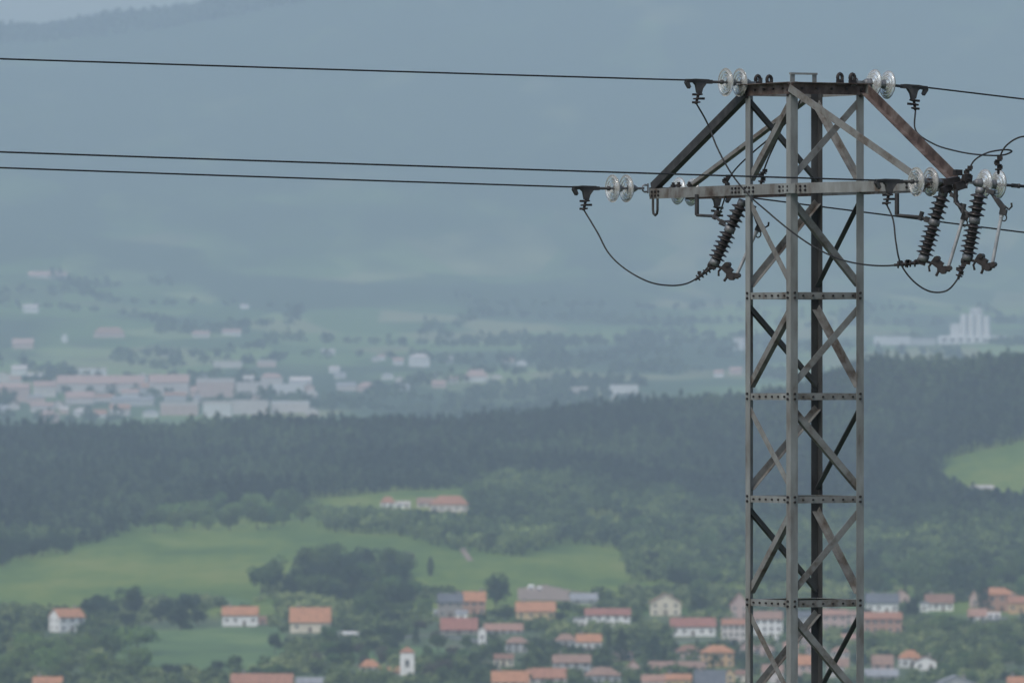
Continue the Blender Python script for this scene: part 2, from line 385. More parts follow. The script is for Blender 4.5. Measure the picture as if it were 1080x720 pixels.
# ------------------------------------------------------------------ pylon
PD = 76.0; Zb = Z0 - 8.0; PX = PD * (848.5 - 540) / F
PYROT = R(30); hh_ = .3825
def zl(v): return 8 + (380 - v) * PD / F
pyl = empty('lattice_pylon', (PX, PD, Zb), PYROT, 'weathered grey steel lattice pylon with rusty crossarms carrying the power lines', 'pylon')
corners = {'L': (-hh_, hh_), 'F': (-hh_, -hh_), 'R': (hh_, -hh_), 'B': (hh_, hh_)}
def V3(c, z, k=1.0): return Vector((c[0] * k, c[1] * k, z))
ztop = zl(88)
def bolts(m, p0, p1, nrm, n, r=.011):
    p0 = Vector(p0); p1 = Vector(p1); nrm = Vector(nrm)
    for i in range(n):
        p = p0.lerp(p1, i / max(1, n - 1)); m.tube([p, p + nrm * .014], r, 6)
for k, c in corners.items():
    m = MB(); sx_ = -1 if c[0] > 0 else 1; sy_ = -1 if c[1] > 0 else 1
    m.angle(V3(c, -.3), V3(c, ztop), (sx_, 0, 0), (0, sy_, 0), .075, .008)
    f = MB(); f.box((c[0], c[1], -.15), (.42, .42, .6)); f.build('footing', CONC, pyl)
    bm_ = m; m.cur = 1
    for v in (100, 200, 312, 418, 526, 635, 745):
        for dz in (-.02, .025):
            bolts(bm_, (c[0] - sx_ * .001, c[1] + sy_ * .04, zl(v) + dz), (c[0], c[1], 0), (-sx_, 0, 0), 1)
            bolts(bm_, (c[0] + sx_ * .04, c[1], zl(v) + dz), (c[0], c[1], 0), (0, -sy_, 0), 1)
    m.build('leg', DULLST if k == 'B' else STEEL, pyl)
levels = [95, 200, 312, 418, 526, 635, 745, 855, 965, 1075, 1185, 1295]
faces = [('L', 'F'), ('F', 'R'), ('R', 'B'), ('B', 'L')]
def inward(a, b_):
    A = Vector((*corners[a], 0)); B = Vector((*corners[b_], 0)); mid = (A + B) / 2; return -mid.normalized(), (B - A).normalized()
for i, v in enumerate(levels):
    if i in (0, 1): continue
    for a, b_ in faces:
        n, t = inward(a, b_); m = MB(); z = zl(v)
        p0 = V3(corners[a], z - .03) + n * .0095 + t * .012; p1 = V3(corners[b_], z - .03) + n * .0095 - t * .012
        m.angle(p0 + Vector((0, 0, .06)), p1 + Vector((0, 0, .06)), (0, 0, -1), n, .06, .006, .05)
        m.cur = 1; bolts(m, p0 + t * .12 - n * .001 + Vector((0, 0, .03)), p1 - t * .1 - n * .001 + Vector((0, 0, .03)), -n, 6, .009)
        m.build('horizontal_rail', STEEL if (a, b_) in (('L', 'F'), ('B', 'L')) else BRACE, pyl)
for i in range(len(levels) - 1):
    za, zb = zl(levels[i]), zl(levels[i + 1])
    for q, (a, b_) in enumerate(faces):
        n, t = inward(a, b_)
        down = i % 2 == 1           # diagonal falls from a to b
        A = V3(corners[a], za - .1 if down else zb + .1) + t * .03; B = V3(corners[b_], zb + .1 if down else za - .1) - t * .03
        off = n * .0175
        d = (B - A).normalized(); side = n.cross(d)
        if side.z < 0: side = -side
        m = MB(); m.angle(A + off - side * .030, B + off - side * .030, side, n, .060, .006, .05)
        m.build('diagonal_brace', BRACE if q in (0, 1) else (DULLST if (i + q) % 2 else BRACE), pyl)
# crossarms
za = zl(200); hb = .047; yt = 2.33; xt = .165
yr = 2.2
TIP = {'Ln': (-xt, yt), 'Lf': (xt, yt), 'Rn': (-xt, -yr), 'Rf': (xt, -yr)}
def chord(p, q, mat, outx, name='arm_chord'):
    m = MB(); p = Vector((*p, za + hb)); q = Vector((*q, za + hb))
    m.angle(p, q, (0, 0, -1), (-outx, 0, 0), .094, .008, .07)
    bm_ = m; m.cur = 1; d = (q - p).normalized(); nn = Vector((outx * abs(d.y), -outx * d.x * (1 if d.y > 0 else -1), 0)).normalized()
    for e0 in (p + d * .05, q - d * .2):
        for row in (-.03, -.065): bolts(bm_, e0 + Vector((0, 0, row)), e0 + d * .14 + Vector((0, 0, row)), nn, 3)
    return m.build(name, mat, pyl)
e = hh_ + .012
chord((-e, -hh_ - .03), (-e, hh_ + .04), STEEL, -1); chord((e, -hh_ - .04), (e, hh_ + .04), STEEL, 1)
chord((-e + .002, hh_ + .043), (TIP['Ln'][0] - .03, yt + .03), BRACE, -1); chord((e - .002, hh_ + .043), (TIP['Lf'][0] + .03, yt + .03), RUST, 1)
chord((-e + .002, -hh_ - .043), (TIP['Rn'][0] - .03, -yr - .03), STEEL, -1); chord((e - .002, -hh_ - .043), (TIP['Rf'][0] + .03, -yr - .03), BRACE, 1)
for s, yy_ in ((1, yt), (-1, yr)):
    m = MB(); m.angle((-e + .02, s * (hh_ + .014), za + hb - .012), (e - .02, s * (hh_ + .014), za + hb - .012), (0, 0, -1), (0, s, 0), .06, .006); m.build('arm_strut', BRACE, pyl)
    m = MB(); m.angle((-.19, s * (yy_ + .045), za + hb + .012), (.27, s * (yy_ + .045), za + hb + .012), (0, 0, -1), (0, -s, 0), .085, .008); m.build('arm_end_rail', RUST if s < 0 else DARKST, pyl)
    for fr in (.45, .75):
        xx = e + (xt - e) * fr; y = s * (hh_ + (yy_ - hh_) * fr)
        m = MB(); m.angle((-xx + .01, y, za + hb - .012), (xx - .01, y, za + hb - .012), (0, 0, -1), (0, s, 0), .05, .006); m.build('arm_strut', BRACE, pyl)
# splice plates at the near leg
m = MB(); m.box((-e - .006, -hh_ - .01, za), (.008, .2, .085)); o = m.build('splice_plate', STEEL, pyl)
# arm braces
zt = zl(97)
def brace(p, q, mat, n2, w=.08):
    m = MB(); p = Vector(p); q = Vector(q); d = (q - p).normalized(); up = Vector((0, 0, 1)); up = (up - d * up.dot(d)).normalized()
    m.angle(p - up * w * .5, q - up * w * .5, up, n2, w, .008, .06); return m.build('arm_brace', mat, pyl)
brace((-hh_ - .02, hh_ - .02, zt), (-xt - .02, yt + .02, za + .06), DARKST, (1, 0, 0), .085)
brace((hh_ - .03, hh_ + .02, zt - .0), (xt - .01, yt - .1, za + .06), BRACE, (-1, 0, 0), .065)
brace((-hh_ - .02, -hh_ + .0, zt + .02), (-xt - .01, -yr + .08, za + .07), BRACE, (1, 0, 0), .065)
brace((hh_ + .02, -hh_ - .02, zt + .03), (xt + .02, -yr - .02, za + .06), RUST, (-1, 0, 0), .085)
# top frame
z1 = zl(89)
for a, b_ in faces:
    n, t = inward(a, b_); m = MB(); ext = .06
    p0 = V3(corners[a], z1) - n * .012 - t * (ext if a in 'LR' else .0); p1 = V3(corners[b_], z1) - n * .012 + t * (ext if b_ in 'LR' else .0)
    m.angle(p0, p1, (0, 0, -1), -n if False else n, .1, .008, .008)
    m.angle(p0 - n * .008 + Vector((0, 0, .003)), p1 - n * .008 + Vector((0, 0, .003)), -n, (0, 0, -1), .045, .007, .02)
    m.cur = 1; bolts(m, p0 + t * .1 - n * .009 + Vector((0, 0, -.05)), p1 - t * .1 - n * .009 + Vector((0, 0, -.05)), -n, 5); m.build('top_beam', RUST if (a, b_) in (('F', 'R'), ('L', 'F')) else BRACE, pyl)
m = MB()   # raised bracket on the rear beam
zb_ = zl(77)
m.box((.13, hh_ + .03, (z1 + zb_) / 2 - .05), (.045, .012, zb_ - z1 + .1)); m.box((hh_ - .02, hh_ + .03, (z1 + zb_) / 2 - .05), (.04, .012, zb_ - z1 + .1))
m.box(((.13 + hh_ - .02) / 2, hh_ + .03, zb_ + .009), (hh_ - .15 + .05, .03, .018)); m.build('peak_bracket', STEEL, pyl)
# shackle eyes on the top beams and a spare U-bolt under the arm tip
def eye(p, r=.024):
    m = MB(); P = Vector(p); m.tube([P + Vector((r * math.cos(a), 0, r * math.sin(a) * 1.4)) for a in np.linspace(0, 2 * math.pi, 13)], .016, 8); m.box(P + Vector((0, 0, -.04)), (.06, .035, .04)); return m
for (x, y) in ((-.24, hh_ + .02), (-.12, hh_ + .02), (.12, -hh_ - .02), (.25, -hh_ - .02)): eye((x, y, z1 + .05)).build('shackle_eye', BOLT, pyl)
m = MB(); q0 = Vector((-.2, yt - .08, za - hb)); m.tube([q0 + Vector((0, dx, dz)) for dx, dz in ((-.04, .02), (-.04, -.1), (-.03, -.135), (0, -.15), (.03, -.135), (.04, -.1), (.04, .02))], .012, 8); m.build('hanging_u_bolt', DARKST, pyl)
for yy in (1.95, 1.83, 1.6):
    m = MB(); xx = -(e + (xt - e) * (yy - hh_) / (yt - hh_)) + .02; m.cyl((xx, yy, za + hb - .02), (xx, yy, za + hb + .05), .014); m.tube([(xx, yy, za + hb + .008), (xx, yy, za + hb + .03)], .028, 6); m.build('bolt', BOLT, pyl)

M_PYL = Matrix.Translation((PX, PD, Zb)) @ Matrix.Rotation(PYROT, 4, 'Z')

# ------------------------------------------------------------------ glass insulator strings
def disc_mesh():
    m = MB()
    m.lathe([(.000, .034), (.006, .050), (.012, .085), (.022, .112), (.036, .1265), (.043, .1275), (.046, .124),
             (.040, .116), (.044, .108), (.058, .104), (.058, .099), (.036, .094), (.034, .083), (.052, .078), (.052, .073), (.032, .067), (.030, .055),
             (.046, .050), (.046, .045), (.026, .040), (.024, .02)], (0, 0, 0), (1, 0, 0), 40)
    return m.mesh('glass_disc', GLASS)
def cap_mesh():
    m = MB(); m.lathe([(-.062, .012), (-.06, .026), (-.045, .034), (-.012, .040), (.002, .043), (.003, .036)], (0, 0, 0), (1, 0, 0), 20)
    m.cyl((.02, 0, 0), (.088, 0, 0), .011); return m.mesh('metal_cap', FITTING)
def shackle_mesh():
    m = MB(); m.tube([(.0, 0, .03), (.06, 0, .032), (.09, 0, .02), (.095, 0, 0), (.09, 0, -.02), (.06, 0, -.032), (0, 0, -.03)], .009, 8)
    m.cyl((.0, 0, -.045), (0, 0, .045), .011); m.box((.135, 0, 0), (.12, .03, .022)); m.cyl((.19, 0, 0), (.21, 0, 0), .02); return m.mesh('shackle', FITTING)
def rod_mesh():
    m = MB(); m.lathe([(.40, .012), (.405, .02), (.425, .022), (.43, .013), (.56, .013)], (0, 0, 0), (1, 0, 0), 12); m.box((.545, 0, 0), (.05, .03, .035)); return m.mesh('link_rod', DARKST)
def clamp_mesh():
    m = MB()
    m.prism([(.555, .022), (.70, .026), (.79, .018), (.80, -.012), (.775, -.052), (.745, -.05), (.76, -.012), (.715, -.008), (.69, -.03), (.675, -.1), (.635, -.105), (.62, -.06), (.58, -.012), (.555, -.012)],
            (-.018, .018), (0, 0, 0), (1, 0, 0), (0, 0, 1), (0, 1, 0))
    m.cyl((.775, 0, -.05), (.75, 0, -.05), .014)
    m.box((.70, 0, .014), (.17, .05, .016)); return m.mesh('strain_clamp', DARKST)
def clampbolt_mesh():
    m = MB()
    for k, z in enumerate((-.115, -.15, -.185)):
        m.lathe([(-.008, .02), (-.006, .04), (.006, .04), (.008, .02)], (.66 + .012 * k, 0, z), (.1, 0, 1), 8); m.box((.66 + .035 * (-1) ** k, .0, z), (.05, .022, .02))
    m.cyl((.655, 0, -.09), (.685, 0, -.2), .013); return m.mesh('clamp_bolt', BOLT)
ME = dict(disc=disc_mesh(), cap=cap_mesh(), sh=shackle_mesh(), rod=rod_mesh(), clamp=clamp_mesh(), cb=clampbolt_mesh())
strings = {}
def string(key, lp, left, slope, label):
    loc = M_PYL @ Vector(lp); rz = PYROT + (math.pi if left else 0)
    t = empty('insulator_string', loc, rz, label, 'insulator', 'glass insulator strings on the pylon')
    t.rotation_euler = (0, -math.atan(slope), rz)
    for s in (.19, .336):
        d = inst('glass_disc', ME['disc'], t, (s, 0, 0)); inst('metal_cap', ME['cap'], d)
    inst('shackle', ME['sh'], t, sc=(.62, 1, 1)); inst('link_rod', ME['rod'], t); c = inst('strain_clamp', ME['clamp'], t); inst('clamp_bolt', ME['cb'], c)
    
    ox = .17 if key == 'RR' else 0
    if ox: c.location.x = ox; inst('link_rod', ME['rod'], t, (ox, 0, 0))
    strings[key] = Matrix.Translation(loc) @ t.rotation_euler.to_matrix().to_4x4() @ Matrix.Translation((ox, 0, 0)); return t
zt_ = zl(88) + .012; zs = 9.57
string('TL', (-.2, hh_ + .02, zt_), True, .0, 'two-disc glass insulator on the pylon top, holding the uppermost wire on the town side')
string('TR', (.245, -hh_ - .02, zt_), False, -.07, 'two-disc glass insulator on the pylon top, above the head of the thick rusty arm brace')
string('LL', (-.2, yt + .05, zs), True, -.01, 'two-disc glass insulator hanging clear of the tip of the dark-braced crossarm')
string('LR', (-.1, yt + .06, zs), False, -.08, 'two-disc glass insulator half hidden behind the beam of the dark-braced crossarm')
string('RL', (.1, -yr - .07, zs - .02), True, -.01, 'two-disc glass insulator in front of the beam end below the slender brown arm brace')
string('RR', (.21, -yr - .05, zs - .02), False, -.05, 'two-disc glass insulator beyond the tip of the rusty-braced crossarm, over the outermost cutout')

# conductors
adir = Vector((math.cos(PYROT), math.sin(PYROT), 0))
def conductor(key, left, slope, curv, length, label):
    p = strings[key] @ Vector((.77, 0, .012)); sgn = -1 if left else 1
    pts = [p + adir * (sgn * s) + Vector((0, 0, slope * s + curv * s * s)) for s in (0, .3, 1, 2, 4, 7, 11, 16, 24, 36, 50, 70, 100)[:None] if s <= length]
    m = MB(); m.tube(pts, .0074, 8); o = m.build('power_line', CABLE)
    tag(o, label, 'power line', 'wires of the power line')
conductor('TL', True, .008, .0003, 100, 'uppermost dark wire running from the pylon top towards the town side')
conductor('RL', True, .0145, .00025, 100, 'dark wire crossing in front of the pylon, upper one of the close pair')
conductor('LL', True, .017, .0003, 100, 'dark wire ending at the dark-braced arm tip, lower one of the close pair')
conductor('TR', False, -.085, .0003, 100, 'dark wire sloping down from the pylon top on the silo side')
conductor('LR', False, -.10, .0003, 100, 'dark wire passing behind the pylon legs and below the rusty-braced arm')
conductor('RR', False, -.09, .0003, 100, 'short dark wire end beyond the glass discs of the rusty-braced arm tip')

# ------------------------------------------------------------------ fuse cutouts
def body_mesh(L):
    prof = [(0, .03), (.01, .045)]; 
    m = MB(); n1_, n2_ = 4, 6
    def sheds(a, b_, n):
        pr = [(a, .036)]
        for k in range(n):
            t = a + (b_ - a) * (k + .5) / n; s = (b_ - a) / n
            pr += [(t - s * .32, .038), (t - s * .02, .074), (t + s * .1, .079), (t + s * .2, .074), (t + s * .24, .045)]
        return pr + [(b_, .036)]
    m.lathe(sheds(.03, L * .40, n1_), (0, 0, 0), (0, 0, -1), 20); m.lathe(sheds(L * .50, L - .03, n2_), (0, 0, 0), (0, 0, -1), 20)
    return m.mesh('insulator_body', PORC)
def fit_mesh(L, which):
    m = MB()
    if which == 0: m.lathe([(L * .40, .038), (L * .405, .05), (L * .495, .05), (L * .50, .038)], (0, 0, 0), (0, 0, -1), 16); return m.mesh('metal_band', FITTING)
    if which == 1: m.lathe([(L - .035, .04), (L - .03, .05), (L + .02, .045), (L + .025, .02)], (0, 0, 0), (0, 0, -1), 14); return m.mesh('bottom_cap', FITTING)
    m.lathe([(-.02, .03), (-.015, .042), (.03, .042), (.035, .03)], (0, 0, 0), (0, 0, -1), 14); return m.mesh('top_cap', FITTING)
def upper_mesh(L):
    m = MB(); m.tube([(0, 0, -.0), (.05, -.02, .025), (.12, -.03, -.02), (.19, -.04, -.09), (.235, -.04, -.13)], .015, 8)
    m.box((.21, -.04, -.09), (.11, .05, .04), Matrix.Rotation(R(40), 3, 'Y')); m.box((.10, -.03, .0), (.07, .06, .035)); m.box((.245, -.04, -.15), (.06, .05, .05))
    m.tube([(.25, -.04, -.1), (.29, -.04, -.12), (.31, -.04, -.09), (.30, -.04, -.06)], .009, 6)
    m.tube([Vector((.262 + .022 * math.cos(a), -.04, -.20 + .028 * math.sin(a))) for a in np.linspace(0, 6.28, 11)], .006, 6); return m.mesh('upper_contact', DARKST)
def lower_mesh(L):
    m = MB(); z = -L - .01
    m.box((.05, 0, z - .005), (.12, .03, .022)); m.box((.13, -.02, z + .01), (.10, .06, .07), Matrix.Rotation(R(20), 3, 'Y')); m.cyl((.12, -.06, z + .05), (.12, .05, z + .05), .022)
    m.box((.20, -.03, z - .02), (.11, .05, .05), Matrix.Rotation(R(-15), 3, 'Y')); m.cyl((.2, -.07, z - .04), (.2, .03, z - .04), .028); m.cyl((.245, -.07, z), (.245, .02, z), .022)
    m.tube([(.10, -.03, z + .04), (.07, -.03, z - .04), (.09, -.03, z - .08)], .01, 6); m.tube([(.17, -.04, z - .02), (.155, -.04, z - .1)], .012, 6)
    m.box((.0, 0, z - .03), (.06, .04, .03)); m.lathe([(-.02, .01), (-.018, .026), (0, .026), (.02, .026), (.022, .01)], (-.03, 0, z - .02), (1, 0, 0), 8); return m.mesh('lower_contact', BOLT)
def tube_mesh(L):
    m = MB(); m.tube([(.235, -.04, -.16), (.235, -.04, -L - .02)], .0155, 12); m.cyl((.235, -.04, -.15), (.235, -.04, -.2), .02); return m.mesh('fuse_tube', TUBEM)
CUTL = .6
CM = dict(body=body_mesh(CUTL), fit=fit_mesh(CUTL, 0), fb=fit_mesh(CUTL, 1), ft=fit_mesh(CUTL, 2), up=upper_mesh(CUTL), lo=lower_mesh(CUTL), tube=tube_mesh(CUTL))
cuts = {}
def cutout(key, top, tilt, yaw, hang, label):
    t = empty('fuse_cutout', top, 0, label, 'fuse cutout', 'porcelain fuse cutouts under the crossarms')
    t.rotation_euler = (0, R(tilt), R(yaw))
    for nm, k in (('insulator_body', 'body'), ('metal_band', 'fit'), ('bottom_cap', 'fb'), ('top_cap', 'ft'), ('upper_contact', 'up'), ('lower_contact', 'lo'), ('fuse_tube', 'tube')): inst(nm, CM[k], t)
    M = Matrix.Translation(top) @ t.rotation_euler.to_matrix().to_4x4(); Mi = M.inverted()
    m = MB(); band = Vector((0, 0, -CUTL * .45)); hp = [Mi @ Vector(p) for p in hang]
    m.tube([hp[0], hp[1]], .02, 4); m.tube([hp[1], hp[2], band], .014, 6); m.tube([hp[2] - Vector((.0, 0, .03)), hp[2] + Vector((0, 0, .05))], .02, 8); m.box(hp[2].lerp(band, .5), (.05, .04, .05))
    m.build('hanger_bracket', DARKST, t); cuts[key] = M
cutout('A', W(783, 213, 76.35), 25, -12, [W(735, 205, 77.0), W(735, 227, 77.0), W(754, 228, 76.7)], 'brown ribbed fuse cutout leaning under the dark-braced crossarm beside the pylon leg')
cutout('C1', W(995, 203, 73.95), 17, -10, [W(946, 204, 74.1), W(946, 227, 74.1), W(971, 229, 74.0)], 'brown ribbed fuse cutout on an L-shaped bracket under the rusty-braced crossarm')
cutout('C2', W(1034, 200, 73.7), 11, -16, [W(1008, 200, 73.8), W(1008, 214, 73.8), W(1016, 221, 73.75)], 'brown ribbed fuse cutout below the outermost glass discs, its pale tube ending in a hook')
# loose clutter of straps where the outer cutout hangs: bracket plates belong to the arm
m = MB()
Mi = M_PYL.inverted()
for (u, v, w, h) in ((1004, 191, .14, .06), (1012, 196, .1, .07), (1020, 188, .08, .06), (998, 199, .1, .05), (1010, 182, .07, .05)):
    m.box(Mi @ W(u, v, 73.9), (w, .05, h), Matrix.Rotation(rng.uniform(-.4, .4), 3, 'Y'))
m.build('cutout_mounting_plate', BOLT, pyl)

# ------------------------------------------------------------------ jumper cables
def jumper(pts, label, conn=()):
    P = [p if isinstance(p, Vector) else W(*p) for p in pts]
    m = MB(); m.tube(spline(P, 10), .0075, 8); o = m.build('jumper_cable', CABLE)
    tag(o, label, 'jumper cable', 'slack jumper cables on the pylon')
    for (p, d) in conn:
        p = p if isinstance(p, Vector) else W(*p); d = Vector(d).normalized(); c = MB()
        for k in range(3): c.lathe([(-.008, .012), (-.007, .03), (.007, .03), (.008, .012)], p + d * (.04 * (k - 1)), d, 8); c.box(p + d * (.04 * (k - 1)) + Vector((.02 * (-1) ** k, 0, .02)), (.035, .02, .03))
        c.cyl(p - d * .075, p + d * .075, .012); c.build('cable_clamp', BOLT, o)
def clampout(k): return strings[k] @ Vector((.685, 0, -.19))
A_lo = cuts['A'] @ Vector((-.03, 0, -CUTL - .03)); C1_lo = cuts['C1'] @ Vector((-.03, 0, -CUTL - .03)); C2_lo = cuts['C2'] @ Vector((.0, 0, -CUTL - .04))
jumper([clampout('LL'), (630, 245, 77.5), (642, 267, 77.4), (660, 284, 77.2), (684, 297, 77.0), (706, 301, 76.8), (724, 299, 76.6), (738, 291, 76.5), A_lo], 'slack cable looping from the dark-braced arm tip down to the leaning cutout', [((740, 290, 76.48), (.8, 0, .6)), ((751, 282, 76.42), (.8, 0, .6))])
jumper([clampout('TL'), (746, 130, 76.0), (757, 157, 75.9), (772, 184, 75.8), (790, 206, 75.7), (808, 222, 75.5), (832, 242, 75.3), (858, 260, 75.0), (885, 273, 74.7), (912, 279, 74.4), (940, 280, 74.15), C1_lo], 'long slack cable crossing the pylon face from top clamp to the first cutout', [((952, 279, 74.05), (1, 0, .05)), ((960, 278, 74.0), (1, 0, .05))])
jumper([clampout('RL'), (942, 232, 73.7), (945, 256, 73.6), (950, 278, 73.6), (963, 296, 73.6), (980, 307, 73.6), (997, 307, 73.6), (1008, 297, 73.6), C2_lo], 'slack cable drooping lowest, under the cutouts of the rusty-braced arm', [((1013, 286, 73.62), (.3, 0, 1))])
jumper([clampout('TR'), (966, 138, 75.9), (985, 152, 75.5), (1007, 159, 74.9), (1030, 163, 74.5), (1055, 164, 74.2), (1067, 160, 74.1), (1060, 158, 74.0), (1042, 161, 74.0), (1028, 169, 73.95), (1021, 181, 73.9)], 'thin cable behind the thick rusty brace, ending in a narrow curl above the arm tip', [((1021, 184, 73.9), (.1, 0, 1))])
jumper([(1053, 184, 74.1), (1054, 168, 74.1), (1062, 153, 74.1), (1080, 144, 74.1), (1104, 150, 74.2), (1112, 180, 74.2), clampout('RR')], 'thin cable arching out of frame above the outermost glass discs', [((1053, 174, 74.1), (0, 0, 1))])
jumper([clampout('LR'), (766, 203, 77.5), (768, 190, 77.4), (778, 176, 77.2), (795, 160, 77.0), (815, 143, 76.8), (836, 122, 76.6), (846, 101, 76.5)], 'thin cable running up beside the slender brown brace behind the pylon leg', [((766, 193, 77.45), (.1, 0, 1))])
jumper([(802, 199, 76.6), (804, 186, 76.6), (810, 168, 76.6), (820, 146, 76.6), (827, 128, 76.5), (835, 103, 76.4)], 'short thin cable rising inside the pylon head above the long beam', [((804, 187, 76.6), (.2, 0, 1))])

# ------------------------------------------------------------------ buildings
WALLM = {}; ROOFM = {}
def wallm(c):
    if c not in WALLM:
        WALLM[c] = noise_mat('render_wall', [(.25, tuple(x * .72 for x in c)), (.5, tuple(x * .95 for x in c)), (.8, c)], .45, .9, 7, (1, 1, .5), bump=.05)
    return WALLM[c]
def roofm(c):
    if c not in ROOFM:
        m = noise_mat('clay_roof', [(.28, tuple(x * .6 for x in c)), (.5, c), (.75, tuple(min(1, x * 1.2 + .01) for x in c))], .9, .9, 8)
        nt = m.node_tree; b = nt.nodes['Principled BSDF']; tc = N(nt, 'ShaderNodeTexCoord'); wv = N(nt, 'ShaderNodeTexWave', Scale=2.6, Distortion=.4)
        nt.links.new(tc.outputs['Object'], wv.inputs['Vector']); bp = N(nt, 'ShaderNodeBump', Strength=.5, Distance=.08); nt.links.new(wv.outputs[1], bp.inputs['Height']); nt.links.new(bp.outputs[0], b.inputs['Normal'])
        ROOFM[c] = m
    return ROOFM[c]
WHITE = (.80, .80, .78); CREAM = (.66, .60, .48); YEL = (.60, .45, .24); PINK = (.52, .38, .34); STONE = (.30, .27, .25); ORANGEW = (.55, .36, .19); BRICK = (.42, .24, .17); GREYW = (.42, .43, .44); PALE = (.6, .55, .52)
TERRA = (.38, .19, .125); ORANGE = (.46, .225, .125); DULL = (.31, .20, .155); REDR = (.33, .15, .115); SLATE = (.13, .14, .16); GREYR = (.30, .31, .33); BROWN = (.26, .15, .11); PINKR = (.38, .225, .17)
m = MB(); m.box((0, 0, .58), (1.1, .08, .1)); m.box((0, 0, -.58), (1.1, .08, .1)); m.box((.5, 0, 0), (.1, .08, 1.06)); m.box((-.5, 0, 0), (.1, .08, 1.06)); m.box((0, -.03, -.67), (1.3, .16, .06)); WINF = m.mesh('window', FRAME)
m = MB(); m.box((0, .0, 0), (.9, .05, 1.06)); m.box((0, -.03, 0), (.05, .03, 1.06)); WINP = m.mesh('pane', PANE)
m = MB(); m.box((0, 0, 1.05), (1.05, .09, 2.1)); DOORM = m.mesh('door', SHUT)
m = MB(); m.box((0, 0, .6), (.7, .6, 1.6)); m.box((0, 0, 1.45), (.85, .75, .14)); CHIM = m.mesh('chimney', wallm(STONE))
SINK = 1.6
rects = []        # (u0, v0, u1, v1, distance, world x, world y, half width)
def house(label, u, v, wpx, wallpx, roofpx, kind, wc, rc, cols=3, rows=1, yaw=0, name='house', cat=None, dmin=2400, dep=None, group=None, door=True, chim=True, pane=True, win=(1, 1), d=None):
    d = d or gd(u, v, dmin); ppm = F / d
    w = wpx / ppm; wh = wallpx / ppm; rh = roofpx / ppm; cy, sy = abs(math.cos(R(yaw))), abs(math.sin(R(yaw)))
    if dep is None: dep = max(4.0, min(10.0, .75 * w))
    if yaw:
        w = w / (cy + .75 * sy); dep = max(4.0, .75 * w)
    x = d * (u - 540) / F; zg = float(H(x, d))
    zz = W(u, v, d).z
    t = empty(name, (x, d + dep / 2, min(zg, zz) if abs(zg - zz) < 3 else zg), R(yaw), label, cat or name.replace('_', ' '), group)
    rects.append((u - wpx / 2, v - wallpx - roofpx, u + wpx / 2, v, d, x, d + dep / 2, max(w, dep) / 2))
    hw, hd = w / 2, dep / 2; m = MB(); ov = min(.5, w * .05); th = .22
    if kind == 'gable':
        m.prism([(-hd, -SINK), (hd, -SINK), (hd, wh - .02), (0, wh + rh - .03), (-hd, wh - .02)], (-hw, hw), (0, 0, 0), (0, 1, 0), (0, 0, 1), (1, 0, 0))
        r = MB(); sl = rh / hd; r.prism([(-hd - ov, wh - ov * sl), (0, wh + rh), (hd + ov, wh - ov * sl), (hd + ov, wh - ov * sl + th), (0, wh + rh + th), (-hd - ov, wh - ov * sl + th)], (-hw - ov * .7, hw + ov * .7), (0, 0, 0), (0, 1, 0), (0, 0, 1), (1, 0, 0))
    elif kind == 'front':
        m.prism([(-hw, -SINK), (hw, -SINK), (hw, wh - .02), (0, wh + rh - .03), (-hw, wh - .02)], (-hd, hd), (0, 0, 0), (1, 0, 0), (0, 0, 1), (0, 1, 0))
        r = MB(); sl = rh / hw; r.prism([(-hw - ov, wh - ov * sl), (0, wh + rh), (hw + ov, wh - ov * sl), (hw + ov, wh - ov * sl + th), (0, wh + rh + th), (-hw - ov, wh - ov * sl + th)], (-hd - ov, hd + ov), (0, 0, 0), (1, 0, 0), (0, 0, 1), (0, 1, 0))
    elif kind in ('hip', 'pyramid'):
        m.box((0, 0, (wh - SINK) / 2), (w, dep, wh + SINK)); r = MB(); rl = 0 if kind == 'pyramid' else max(.1, hw - hd * .8)
        vs = [(-hw - ov, -hd - ov, wh + .02), (hw + ov, -hd - ov, wh + .02), (hw + ov, hd + ov, wh + .02), (-hw - ov, hd + ov, wh + .02)]
        vs += [(a, b_, c + .18) for a, b_, c in vs] + [(-rl, 0, wh + rh + .18), (rl, 0, wh + rh + .18)]
        r.add(vs, [(3, 2, 1, 0), (0, 1, 5, 4), (1, 2, 6, 5), (2, 3, 7, 6), (3, 0, 4, 7), (4, 5, 9, 8), (6, 7, 8, 9), (5, 6, 9), (7, 4, 8)])
    else:   # flat with parapet
        m.box((0, 0, (wh - SINK) / 2), (w, dep, wh + SINK)); r = MB(); rh = max(rh, .5)
        r.box((0, 0, wh + .12), (w + .3, dep + .3, .2)); r.box((0, -hd - .02, wh + .22 + rh / 2), (w + .3, .2, rh)); r.box((0, hd + .02, wh + .22 + rh / 2), (w + .3, .2, rh))
        r.box((-hw - .02, 0, wh + .22 + rh / 2), (.2, dep - .2, rh)); r.box((hw + .02, 0, wh + .22 + rh / 2), (.2, dep - .2, rh))
    m.build('wall', wallm(wc), t); ro = r.build('roof', roofm(rc), t)
    if chim and kind in ('gable', 'hip', 'front') and w > 7:
        cx = rng.choice((-.3, .3)) * w
        inst('chimney', CHIM, ro, (cx if kind != 'front' else w * .2, 0 if kind != 'front' else -dep * .1, wh + (rh - .2 if kind != 'front' else rh * .65) if kind != 'hip' else wh + rh * .55))
    fh = wh / max(1, rows)
    def window(px, py, pz, rz):
        f = inst('window', WINF, t, (px, py, pz), (0, 0, rz), (win[0], 1, win[1]))
        if pane: inst('pane', WINP, f, (0, 0, 0))
    dcol = cols // 2 if door and cols > 1 else -1
